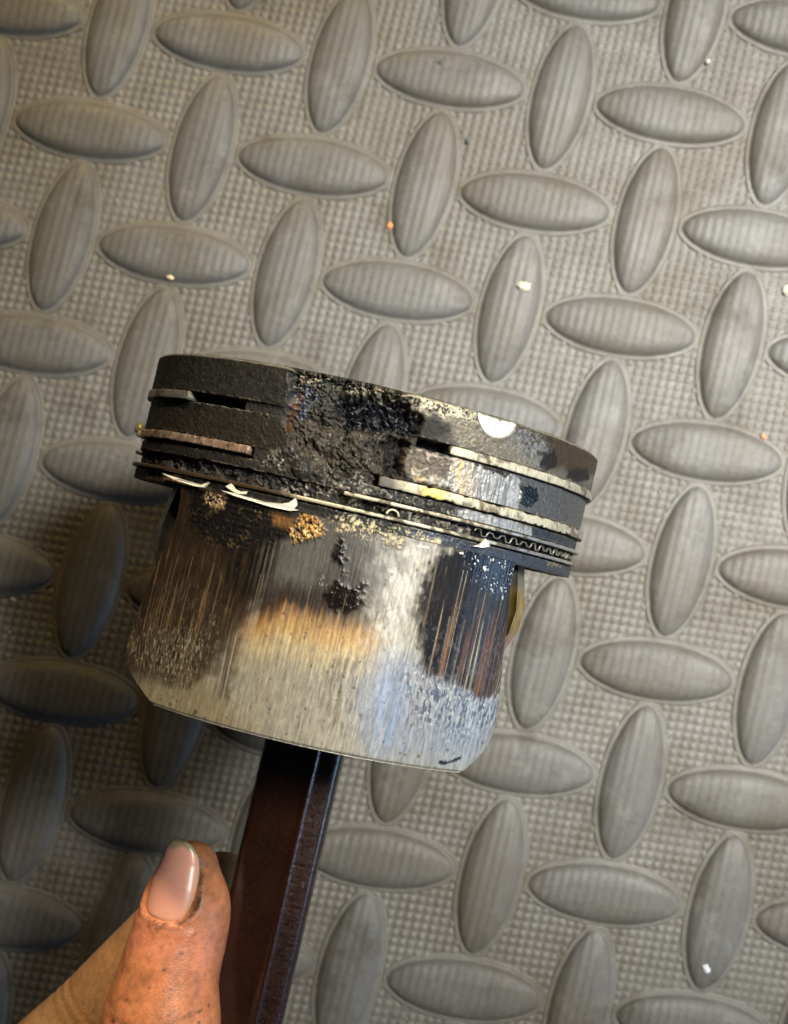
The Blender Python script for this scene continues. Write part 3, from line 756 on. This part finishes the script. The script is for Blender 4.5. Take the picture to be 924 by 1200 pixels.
# side webs with pin bosses
M_WEB = surf_mat('heat_tinted_web', (1, 1, 1), 900, .00005, .2)
def build_web(sgn):
    ny, nz = 90, 80
    y = np.linspace(-25, 25, ny); z = np.linspace(-9, -47, nz)
    Yg, Zg = np.meshgrid(y, z)
    prof = np.interp(-Zg, [9, 22, 26, 30, 34, 38, 41, 44, 47], [31, 31.2, 31.9, 32.6, 32.2, 30.6, 29.3, 28.6, 28.2])
    d = np.hypot(Yg, Zg+33)
    X = prof
    X = X-1.8*sst(18, 25, np.abs(Yg))
    X = X+1.0*(1-sst(12.5, 14.5, d))-9*(1-sst(8.6, 9.2, d))
    s = Skin(Yg, Zg, (.20, .19, .17), .35, .5)
    if sgn > 0:
        s.paint(sst(-44, -39, Zg)*(1-sst(-31, -28, Zg)), (.55, .66, .80), .14, .95)
        s.paint(sst(-38.5, -35.5, Zg)*(1-sst(-32, -29.5, Zg)), (.75, .45, .38), .14, .95)
        s.paint(sst(-36.0, -33, Zg)*(1-sst(-28.5, -25, Zg)), (.80, .56, .12), .14, .95)
    else: s.c *= .25
    s.paint(sst(.55, .7, s.n(.6, 4))*.4, (.12, .1, .08), .4)
    out = np.stack([sgn*X, Yg, Zg], -1).reshape(-1, 3); inn = np.stack([sgn*(X*0+27.0-1.5*sst(18, 25, np.abs(Yg))), Yg, Zg], -1).reshape(-1, 3)
    N = ny*nz; f1 = grid_faces(nz, ny); 
    def strip(idx): return np.stack([idx[:-1], idx[1:], idx[1:]+N, idx[:-1]+N], -1)
    F_ = np.concatenate([f1, f1[:, ::-1]+N, strip(np.arange((nz-1)*ny, N)), strip(np.arange(0, N, ny)), strip(np.arange(ny-1, N, ny))])
    A = s.attrs()
    inn = np.where(np.repeat((d < 9.2).ravel()[:, None], 3, 1), out-np.array([sgn*1.0, 0, 0]), inn)
    me = mesh_from('pin_boss', np.concatenate([out, inn])*MM, F_, {'col': np.concatenate([A['col'], A['col']*0+.06]), 'surf': np.concatenate([A['surf'], A['surf']*0+(.6, .2, 0)])})
    link('pin_boss', me, M_WEB, PIS)
build_web(1); build_web(-1)

def cyl_mesh(name, r, x0, x1, n=64, bev=.5, ri=None):
    rings = [(x0, r-bev), (x0+bev, r), (x1-bev, r), (x1, r-bev)]
    V = []; a = np.linspace(0, 2*np.pi, n, endpoint=False)
    for x, q in rings: V.append(np.stack([np.full(n, x), q*np.cos(a), q*np.sin(a)], -1))
    if ri:
        for x, q in ((x1, ri), (x0, ri)): V.append(np.stack([np.full(n, x), q*np.cos(a), q*np.sin(a)], -1))
        k = len(V); Fq = grid_faces(k, n, True).tolist()
        Fq += [((k-1)*n+j, (k-1)*n+(j+1) % n, (j+1) % n, j) for j in range(n)]
        return mesh_from(name, np.concatenate(V)*MM, [tuple(q) for q in Fq])
    Fq = grid_faces(4, n, True).tolist()+[tuple(range(n)), tuple(range(4*n-1, 3*n-1, -1))]
    return mesh_from(name, np.concatenate(V)*MM, [tuple(q) for q in Fq])
pin = link('wrist_pin', cyl_mesh('wrist_pin', 8.5, -27.5, 27.5), M_PIN, PIS)
pin.location = Vector((0, 0, -33))*MM

# ------------------------------------------------------------------ connecting rod
def rod_mat():
    m, nt, b = new_mat('oily_brown_forged_steel')
    v = objcoord(nt, (1, 1, 1)); n = noise_node(nt, 1300, 5, .7, v); n2 = noise_node(nt, 120, 4, .6, v)
    r = ramp(nt, n2.outputs['Fac'], [(.3, (.018, .0055, .0026)), (.7, (.036, .011, .005))]); nt.links.new(r.outputs[0], b.inputs['Base Color'])
    b.inputs['Roughness'].default_value = .26; b.inputs['Metallic'].default_value = .1
    b.inputs['Coat Weight'].default_value = .7; b.inputs['Coat Roughness'].default_value = .18
    at = nt.nodes.new('ShaderNodeAttribute'); at.attribute_name = 'surf'
    ml = nt.nodes.new('ShaderNodeMath'); ml.operation = 'MULTIPLY'; nt.links.new(n.outputs['Fac'], ml.inputs[0]); nt.links.new(at.outputs['Fac'], ml.inputs[1])
    bump(nt, b, ml.outputs[0], .00024)
    rr = ramp(nt, n.outputs['Fac'], [(.35, (.20,)*3), (.65, (.42,)*3)]); nt.links.new(rr.outputs[0], b.inputs['Roughness'])
    return m
M_ROD = rod_mat()
ROD = bpy.data.objects.new('connecting_rod', None); COL.objects.link(ROD)
RX0 = 0.6
rmx = pm.copy(); rmx.translation = pm @ (Vector((RX0, 0, -33))*MM); ROD.matrix_world = rmx; ROD.empty_display_size = .01
tag(ROD, 'dark brown oily connecting rod hanging from the piston between thumb and finger', 'connecting rod')
def build_rod():
    sec = [(-7.35, .6), (-7.3, -1.0), (-6.9, -2.0), (-6.2, -2.5), (-4, -2.75), (-1, -3.25), (1.0, -3.6), (1.9, -3.85), (2.25, -4.15), (2.6, -4.1), (2.85, -3.6), (3.4, -3.5), (4.6, -3.52), (5.6, -3.5),
           (6.15, -3.3), (6.65, -2.85), (7.05, -2.2), (7.28, -1.3), (7.35, .6), (7.1, 3), (6, 4.2), (0, 4.6), (-6, 4.2), (-7.1, 3)]
    rgh = [1, .5, .3, .2, .12, .12, .12, .2, .4, .5, .6, .7, .7, .7, .5, .35, .3, .3, .3, .5, .5, .5, .5, .5]
    n = 700; z = np.linspace(10, -114, n); k = len(sec)
    Sx = np.array([q[0] for q in sec]); Sy = np.array([q[1] for q in sec])
    V = np.zeros((n, k, 3)); wob = fbm(z*.35, z*0, 3, 3)-.5
    widen = 1+.25*sst(0, 11, z)
    fine = fbm(np.tile(z[:, None]*2.2, (1, k)), np.tile(np.arange(k)[None, :]*1.3, (n, 1)), 4, 3)-.5
    A = np.tile(np.array(rgh)[None, :], (n, 1))
    V[..., 0] = 1.035*Sx[None, :]*widen[:, None]+.12*wob[:, None]+.12*fine*A
    V[..., 1] = Sy[None, :]+.14*fine*A; V[..., 2] = z[:, None]
    f = grid_faces(n, k, True).tolist()+[tuple(range(k)), tuple(range(n*k-1, (n-1)*k-1, -1))]
    me = mesh_from('beam', V.reshape(-1, 3)*MM, [tuple(q) for q in f], {'surf': np.repeat(A.reshape(-1, 1), 3, 1)})
    link('beam', me, M_ROD, ROD)
    e = link('small_end', cyl_mesh('small_end', 14, -10, 10, 72, 1, 8.7), M_ROD, ROD)
    e.location = Vector((0, 0, 0))*MM
build_rod()

# ------------------------------------------------------------------ hand
def U(x, y, depth): return np.array([(x-462)/F*depth, (y-600)/F*depth, depth])

HAND = bpy.data.objects.new('hand', None); COL.objects.link(HAND)
hm = pm.copy(); hm.translation = Vector(c2w(U(150, 1500, 262))); HAND.matrix_world = hm; HAND.empty_display_size = .01
HINV = hm.inverted()
tag(HAND, 'grimy hand pinching the connecting rod between thumb and index finger at lower left', 'hand')

def catmull(P, n):
    P = np.array(P, float); Q = np.vstack([2*P[0]-P[1], P, 2*P[-1]-P[-2]]); out = []
    for i in range(1, len(Q)-2):
        t = np.linspace(0, 1, n, endpoint=False)[:, None]
        a, b, c, d = Q[i-1], Q[i], Q[i+1], Q[i+2]
        out.append(.5*((2*b)+(-a+c)*t+(2*a-5*b+4*c-d)*t**2+(-a+3*b-3*c+d)*t**3))
    out.append(P[-1:]); return np.vstack(out)

TH = [(226, 1010, 241.5, 4.6), (221, 1035, 241, 6.6), (216, 1065, 240.5, 7.8), (208, 1100, 240, 8.7), (199, 1145, 239, 9.6), (189, 1200, 238, 10.9), (182, 1270, 238, 11.3),
      (176, 1350, 240, 11.0), (160, 1450, 244, 12.0), (130, 1570, 252, 14.5), (95, 1700, 262, 18)]
IX = [(263, 1030, 259, 5.8), (244, 1055, 261, 7.6), (205, 1092, 263, 8.4), (158, 1140, 266, 8.7), (100, 1197, 268, 8.7), (45, 1253, 270, 9.6), (5, 1310, 272, 9.4), (-25, 1400, 274, 10), (-45, 1500, 276, 11.5), (-30, 1640, 274, 13), (10, 1800, 272, 15)]
MI = [(395, 1290, 262, 6.2), (370, 1305, 267, 8.2), (300, 1325, 271, 9), (200, 1345, 275, 9.4), (90, 1390, 278, 10), (30, 1480, 278, 12), (50, 1640, 270, 14), (110, 1800, 258, 15)]
RI = [(415, 1410, 256, 6.2), (385, 1425, 261, 8.2), (300, 1440, 268, 9), (190, 1450, 274, 9.4), (80, 1490, 278, 10), (30, 1570, 276, 12), (60, 1720, 266, 14), (120, 1850, 254, 14)]
LI = [(400, 1520, 250, 5.6), (375, 1535, 255, 7.2), (300, 1555, 262, 8), (200, 1565, 268, 8.4), (100, 1600, 272, 9), (60, 1690, 270, 11), (90, 1810, 260, 13), (150, 1920, 250, 14)]
WR = [(110, 1600, 262, 20), (150, 1730, 252, 24), (210, 1870, 240, 25), (290, 2050, 226, 25), (370, 2260, 210, 26), (450, 2700, 185, 28), (540, 3500, 152, 33)]

def tube(chain, n=14, seg=40, flat=1.0):
    q = np.array([[*U(x, y, d), r] for x, y, d, r in chain]); q = catmull(q, n)
    P = q[:, :3]; r = q[:, 3]; m = len(P)
    T = np.gradient(P, axis=0); T /= np.linalg.norm(T, axis=1)[:, None]
    # hemispherical end at the tip
    V = []; a = np.linspace(0, 2*np.pi, seg, endpoint=False)
    ref = np.array([0, 0, -1.])
    fr = []
    for i in range(m):
        x = np.cross(T[i], ref); x /= np.linalg.norm(x); y = np.cross(x, T[i]); fr.append((x, y))
    rows = []
    for k in np.linspace(1, 0, 9)[:-1]:
        ang = k*math.pi/2; x, y = fr[0]; rr = r[0]*math.cos(ang)+1e-4; c = P[0]-T[0]*r[0]*math.sin(ang)*.85
        rows.append(c+rr*(np.cos(a)[:, None]*x+np.sin(a)[:, None]*y))
    for i in range(m):
        x, y = fr[i]; rows.append(P[i]+r[i]*(np.cos(a)[:, None]*x+flat*np.sin(a)[:, None]*y))
    V = np.stack(rows); k = len(rows)
    f = grid_faces(k, seg, True).tolist()+[tuple(range(seg)), tuple(range(k*seg-1, (k-1)*seg-1, -1))]
    return V.reshape(-1, 3), f, (P, r, T, fr)

# thumb-nail frame: the nail is a patch of the thumb's own barrel
_, _, (tP, tr, tT, tF) = tube(TH)
def thumb_frame(s):
    """s in mm from thumb tip centre along its axis"""
    L = np.concatenate([[0], np.cumsum(np.linalg.norm(np.diff(tP, axis=0), axis=1))])
    P = np.array([np.interp(s, L, tP[:, k]) for k in range(3)]); r = np.interp(s, L, tr)
    T = np.array([np.interp(s, L, tT[:, k]) for k in range(3)]); T /= np.linalg.norm(T)
    x = np.cross(T, (0, 0, -1.)); x /= np.linalg.norm(x); y = np.cross(x, T)
    if x[0] < 0: x = -x
    if y[2] > 0: y = -y            # y points at the viewer
    return P, r, T, x, y
NS0, NS1, NPH, NHALF = -3.2, 10.0, math.radians(-28), math.radians(51)

def nail_half(s):
    """angular half width of the nail along its length"""
    t = (s-NS0)/(NS1-NS0)
    return NHALF*np.clip(1-np.abs(2*t-1)**3.2, 0, 1)**.5

def to_hand(Pc):
    Wp = c2w(Pc); M = np.array(HINV); return Wp @ M[:3, :3].T + M[:3, 3]

def build_hand():
    Vs, Fs, off = [], [], 0
    for ch, fl in ((TH, 1), (IX, 1), (MI, 1), (RI, 1), (LI, 1), (WR, .8)):
        v, f, _ = tube(ch, flat=fl); Vs.append(v); Fs += [tuple(q+off for q in p) for p in f]; off += len(v)
    # palm pads
    for (x, y, d, r) in ((110, 1600, 266, 19), (80, 1680, 268, 18), (130, 1720, 258, 22), (170, 1500, 256, 14)):
        v, f, _ = tube([(x, y-30, d, r*.9), (x, y, d, r), (x, y+40, d, r)]); Vs.append(v); Fs += [tuple(q+off for q in p) for p in f]; off += len(v)
    V = np.concatenate(Vs)
    me = mesh_from('palm_and_fingers', to_hand(V), Fs)
    o = link('palm_and_fingers', me, None, HAND)
    rm = o.modifiers.new('r', 'REMESH'); rm.mode = 'VOXEL'; rm.voxel_size = .0007
    sm = o.modifiers.new('s', 'SMOOTH'); sm.iterations = 9; sm.factor = .5
    dg = bpy.context.evaluated_depsgraph_get()
    me2 = bpy.data.meshes.new_from_object(o.evaluated_get(dg)); o.modifiers.clear(); o.data = me2
    bpy.data.meshes.remove(me)
    n = len(me2.vertices); co = np.empty(n*3, np.float32); me2.vertices.foreach_get('co', co); co = co.reshape(-1, 3).astype(float)
    M = np.array(hm); Wd = co @ M[:3, :3].T+M[:3, 3]
    C = ((Wd/MM) @ D3) @ RM.T + TM                 # back to lens-frame mm
    # coordinates round the thumb
    L = np.concatenate([[0], np.cumsum(np.linalg.norm(np.diff(tP, axis=0), axis=1))])
    near = C[:, 1] < U(0, 1420, 240)[1]
    idx = np.where(near)[0]; Q = C[idx]
    dd = ((Q[:, None, :]-tP[None, :, :])**2).sum(-1); kk = dd.argmin(1)
    rel = Q-tP[kk]; s = L[kk]+(rel*tT[kk]).sum(1)
    X = np.cross(tT[kk], (0, 0, -1.)); X /= np.linalg.norm(X, axis=1)[:, None]; Y = np.cross(X, tT[kk])
    X *= np.sign(X[:, :1]); Y *= -np.sign(Y[:, 2:3])
    ph = np.arctan2((rel*X).sum(1), (rel*Y).sum(1)); rr = np.sqrt(dd.min(1)); onth = rr < tr[kk]*1.15
    u = ph*8.5; v = s
    # nail bed pushed in, folds swelling round it
    t = (s-NS0)/(NS1-NS0)
    hw = nail_half(s); a = np.abs(ph-NPH)
    inside = onth & (t > 0) & (t < 1)
    dedge = np.where(inside, (hw-a)*7, -np.maximum((a-hw)*7, 0)-np.maximum(np.maximum(-t, t-1), 0)*14)
    dbase = s-NS1
    disp = np.zeros(len(idx))
    disp -= .55*sst(-.2, .7, dedge)*inside
    fold = np.exp(-((dedge+.9)/.8)**2)*onth*(s > 1)
    disp += .42*fold
    disp += .30*np.exp(-((dbase-1.2)/.9)**2)*onth*(a < NHALF)
    # pad swelling towards the rod, waist at the joint
    disp += .9*np.exp(-((s-7)/7.)**2)*np.clip(np.sin(ph), 0, 1)*onth
    disp -= .5*np.exp(-((s-20)/4.)**2)*np.clip(np.sin(ph), 0, 1)*onth
    # knuckle wrinkles and skin relief
    wr = np.zeros(len(idx))
    for s0, w0 in ((24.3, .8), (25.6, .5), (27.4, .7), (29, .6), (31.5, .7), (22.4, .4), (19.5, .25)):
        ss = s+1.2*(fbm(u*.35, v*.2, 9, 3)-.5)
        wr += w0*np.exp(-((ss-s0)/.33)**2)*np.clip(fbm(u*.4, v*.05+s0, 3, 2)*2-.55, 0, 1)*np.exp(-(a/1.1)**2)
    disp -= .55*wr*onth
    sk = fbm(u*1.5, v*1.5, 12, 4)-.5; disp += .03*sk*onth
    # creases of the index finger's middle joint
    W2 = Q[:, 0]*.72-Q[:, 1]*.69
    c0 = U(88, 1170, 262); w0 = c0[0]*.72-c0[1]*.69
    cr = np.zeros(len(idx))
    for dlt, am in ((0, .8), (-2.4, .6), (-4.6, .5), (1.8, .3)):
        cr += am*np.exp(-((W2-w0-dlt+.9*(fbm(Q[:, 0]*.3, Q[:, 1]*.3, 5, 3)-.5))/.38)**2)
    cr *= (~onth)
    disp -= .35*cr
    dirn = np.where(onth[:, None], rel/np.maximum(np.linalg.norm(rel, axis=1)[:, None], 1e-6), 0)
    nrm = np.empty(n*3, np.float32); me2.vertices.foreach_get('normal', nrm); nrm = nrm.reshape(-1, 3).astype(float)
    Nw = nrm @ M[:3, :3].T; Nc = (Nw @ D3) @ RM.T
    Q2 = Q+Nc[idx]*disp[:, None]
    C[idx] = Q2
    me2.vertices.foreach_set('co', to_hand(C).astype(np.float32).ravel()); me2.update()
    # colour
    n0 = fbm(C[:, 0]*.25+9, C[:, 1]*.25, 3, 4); n1 = fbm(C[:, 0]*1.2, C[:, 1]*1.2+C[:, 2]*.3, 5, 4)
    base = np.array((.60, .225, .090)); col = base[None, :]*(.80+.4*n0)[:, None]
    pale = np.array((.58, .31, .13))
    allthumb = np.zeros(n, bool); allthumb[idx[onth]] = True
    col[~allthumb] = pale*(.75+.4*n0[~allthumb])[:, None]
    red = np.zeros(n); red[idx] = onth*np.exp(-((s-13)/5.)**2)*.4
    col += (np.array((.74, .26, .17))-col)*red[:, None]
    dirt = np.zeros(n)
    dirt[idx] += 1.0*np.exp(-((dedge+.30)/.48)**2)*onth*(s > -1.0)*(.5+.5*sst(.35, .55, fbm(u*.8, v*.8, 21, 3)))*(ph > NPH-.2)
    dirt[idx] += .55*np.exp(-((dbase-.7)/.45)**2)*onth*(a < NHALF*1.1)*sst(.3, .5, fbm(u*.7, v*.9, 22, 3))
    dirt[idx] += .85*np.clip(wr*1.6, 0, 1)*onth*sst(.34, .56, fbm(u*.9, v*.9, 23, 3))+.45*np.clip(cr, 0, 1)
    dirt[idx] += onth*.75*sst(.93, .97, vn(u*1.5, v*1.5, 24))*(s > 12)
    dirt[idx] += onth*.20*sst(.48, .70, fbm(u*.35, v*.35, 25, 4))
    dirt[idx] += onth*.55*sst(3.2, -2.5, s)
    dirt += .20*sst(.5, .7, n1)
    col += (np.array((.055, .028, .012))-col)*np.clip(dirt, 0, .92)[:, None]
    att = me2.attributes.new('col', 'FLOAT_COLOR', 'POINT'); b = np.ones((n, 4), np.float32); b[:, :3] = np.clip(col, .01, 1); att.data.foreach_set('color', b.ravel())
    m, nt, bs = new_mat('grimy_skin')
    an = nt.nodes.new('ShaderNodeAttribute'); an.attribute_name = 'col'
    vcrd = objcoord(nt)
    nn = noise_node(nt, 900, 4, .7, vcrd)
    vo = nt.nodes.new('ShaderNodeTexVoronoi'); vo.feature = 'DISTANCE_TO_EDGE'; vo.inputs['Scale'].default_value = 1250
    vm = nt.nodes.new('ShaderNodeMapping'); vm.inputs['Scale'].default_value = (1, 1, 1.5); vm.inputs['Rotation'].default_value = (0, .5, .2)
    nt.links.new(vcrd, vm.inputs['Vector']); nt.links.new(vm.outputs[0], vo.inputs['Vector'])
    mr = nt.nodes.new('ShaderNodeMapRange'); mr.inputs['From Min'].default_value = .3; mr.inputs['From Max'].default_value = .7; mr.inputs['To Min'].default_value = .8; mr.inputs['To Max'].default_value = 1.15
    nt.links.new(nn.outputs['Fac'], mr.inputs['Value'])
    mx = nt.nodes.new('ShaderNodeVectorMath'); mx.operation = 'SCALE'; nt.links.new(an.outputs['Color'], mx.inputs[0]); nt.links.new(mr.outputs[0], mx.inputs['Scale'])
    nt.links.new(mx.outputs[0], bs.inputs['Base Color'])
    bs.inputs['Roughness'].default_value = .44; bs.inputs['Subsurface Weight'].default_value = .12
    bs.inputs['Subsurface Radius'].default_value = (.0016, .0006, .0003); bs.inputs['Subsurface Scale'].default_value = 1.0
    ad = nt.nodes.new('ShaderNodeMath'); ad.operation = 'ADD'; nt.links.new(nn.outputs['Fac'], ad.inputs[0]); nt.links.new(vo.outputs['Distance'], ad.inputs[1])
    bump(nt, bs, ad.outputs[0], .00007)
    me2.materials.clear(); me2.materials.append(m)
    me2.polygons.foreach_set('use_smooth', np.ones(len(me2.polygons), bool))
build_hand()

def build_nail():
    ns, nt_ = 60, 50; sv = np.linspace(NS0-.9, NS1, ns); V = np.zeros((ns, nt_, 3)); col = np.zeros((ns, nt_, 3))
    for i, s in enumerate(sv):
        sc_ = max(s, 0); P, r, T, x, y = thumb_frame(sc_)
        t = (s-(NS0-.9))/(NS1-NS0+.9)
        hw = NHALF*max(1-abs(2*t-1)**3.0, 0.0004)**.5
        if s < 0: P = P+T*s; 
        r_ = (r if s > 1.5 else np.interp(s, [NS0-.9, -1, 1.5], [6.1, 5.4, r*1.0]))
        r_ = np.interp(s, [-4.1, 0, 4, 8, 12], [5.6, 5.95, 6.85, 7.45, 7.9])
        for j in range(nt_):
            q = -1+2*j/(nt_-1); ph = NPH+hw*q
            rr = r_-.08-.50*abs(q)**6-.45*sst(.93, 1, np.array(t))-.10*abs(q)**2
            V[i, j] = P+rr*(math.sin(ph)*x+math.cos(ph)*y)
            pink = np.array((.72, .34, .24)); cr_ = np.array((.70, .38, .22)); tip = np.array((.30, .25, .15))
            c = pink+(cr_-pink)*float(max(sst(.55, .95, np.array(q))*.8, sst(.88, .95, np.array(t))*.6))
            c = c+(tip-c)*float(1-sst(.07, .13, np.array(t+.03*math.sin(q*5))))
            c = c*(1-.75*float(sst(.90, 1., np.array(abs(q)))))
            col[i, j] = c*(1-.55*float(sst(.06, 0, np.array(t))))
    f = grid_faces(ns, nt_)
    me = mesh_from('thumb_nail', to_hand(V.reshape(-1, 3)), f, {'col': col.reshape(-1, 3)})
    m, nt, b = new_mat('nail'); a = nt.nodes.new('ShaderNodeAttribute'); a.attribute_name = 'col'
    nt.links.new(a.outputs['Color'], b.inputs['Base Color']); b.inputs['Roughness'].default_value = .30
    b.inputs['Subsurface Weight'].default_value = .1; b.inputs['Subsurface Radius'].default_value = (.001, .0005, .0003); b.inputs['Subsurface Scale'].default_value = 1
    n = noise_node(nt, 500, 4, .6, objcoord(nt)); bump(nt, b, n.outputs['Fac'], .00004)
    o = link('thumb_nail', me, m, HAND)
    so = o.modifiers.new('t', 'SOLIDIFY'); so.thickness = .0004; so.offset = 0
build_nail()

# sleeve round the forearm
def build_sleeve():
    ch = [(335, 2170, 218, 31), (370, 2260, 210, 34), (450, 2700, 185, 38), (545, 3600, 150, 46)]
    v, f, (P, r, T, fr) = tube(ch, 18, 64, .85)
    v = v.reshape(-1, 64, 3)[8:]                     # open cuff
    nn = fbm(np.arange(v.shape[0])[:, None]*.25+np.zeros((1, 64)), np.sin(np.linspace(0, 2*np.pi, 64))[None, :]*2+np.zeros((v.shape[0], 1)), 3, 3)
    cen = v.mean(1, keepdims=True); v = cen+(v-cen)*(1+.12*(nn[..., None]-.5))
    me = mesh_from('sleeve', to_hand(v.reshape(-1, 3)), grid_faces(v.shape[0], 64, True))
    o = link('sleeve', me, plain_mat('dark_sleeve_cloth', (.02, .022, .03), .85, 0, 1500, .4, .0002), HAND)
    so = o.modifiers.new('t', 'SOLIDIFY'); so.thickness = .002
build_sleeve()

# ------------------------------------------------------------------ grit on the mat
def mat_hit(x, y, h=0.):
    r = np.array([(x-462)/F, (y-600)/F, 1.]); o = np.zeros(3)
    # world z = -( (p-TM)@RM )_z
    a = (r @ RM)[2]; b = (TM @ RM)[2]; t = (b-h)/a; return c2w(r*t)
CR = [('pale cream crumb lying on the mat above the piston, left of the crown', 200, 325, 1.2, (.75, .62, .38), 1.0),
      ('orange chip on the mat beside a raised tread above the piston', 457, 265, 1.5, (.62, .26, .10), 0),
      ('small orange-pink chip on the mat to the right of the piston', 895, 512, 1.3, (.62, .28, .16), 0),
      ('dark round grit on the raised tread near the top edge', 517, 72, 1.2, (.12, .11, .10), 2.1),
      ('dark grit on the mat under the highest full tread in the middle', 548, 165, 1.1, (.10, .10, .11), 0),
      ('cream flake stuck on the upright tread above the crown', 614, 335, 2.2, (.66, .60, .42), 2.2),
      ('pale fleck on the mat at the right edge below the corner', 921, 340, 1.8, (.62, .58, .44), 0),
      ('small pale grain on the mat left of the skirt', 16, 703, 1.1, (.40, .36, .28), 0),
      ('pale grain near the foot of the upright tread at top right', 830, 72, 1.0, (.62, .60, .55), .8),
      ('white speck on the lower end of the tread at bottom right', 828, 1135, 1.6, (.70, .72, .75), 1.6),
      ('brownish speck on the mat just above the left end of the crown', 160, 268, .8, (.45, .35, .2), 0)]
for k, (lb, x, y, r, c, h) in enumerate(CR):
    me = blob_mesh('grit', r*MM*.62, k+11, 2, .5, (1.2, .8, .55))
    o = link('grit', me, plain_mat('grit_%s' % ('abcdefghijkl'[k]), c, .6, 0, 900, .3), smooth=False)
    o.location = Vector(mat_hit(x, y, h))+Vector((0, 0, .0002)); o.rotation_euler = (0, 0, k*1.3)
    tag(o, lb, 'grit', 'grit scattered on the mat')

# fine dust and chips too many to count
def build_dust():
    rng = np.random.default_rng(5); V = []; Fs = []
    for k in range(420):
        i = rng.uniform(-3.6, 4.6); j = rng.uniform(-1.4, 9); r = rng.uniform(.10, .26)*(2.0 if rng.random() < .06 else 1)
        c = lat(i, j, .1)/MM; a0 = rng.uniform(0, 6.28); n = 5; b0 = len(V)
        for q in range(n):
            a = a0+q*2*math.pi/n; rr = r*rng.uniform(.6, 1.3); V.append((c[0]+rr*math.cos(a), c[1]+rr*math.sin(a), c[2]-.25))
        V.append((c[0], c[1], c[2]+r*.8))
        Fs += [(b0+q, b0+(q+1) % n, b0+n) for q in range(n)]
    o = link('dust', mesh_from('dust', np.array(V)*MM, Fs), plain_mat('pale_dust', (.42, .39, .32), .8, 0, 90, .75), smooth=False)
    tag(o, 'fine pale dust and chips sprinkled over the grey mat', 'dust', kind='stuff')
build_dust()
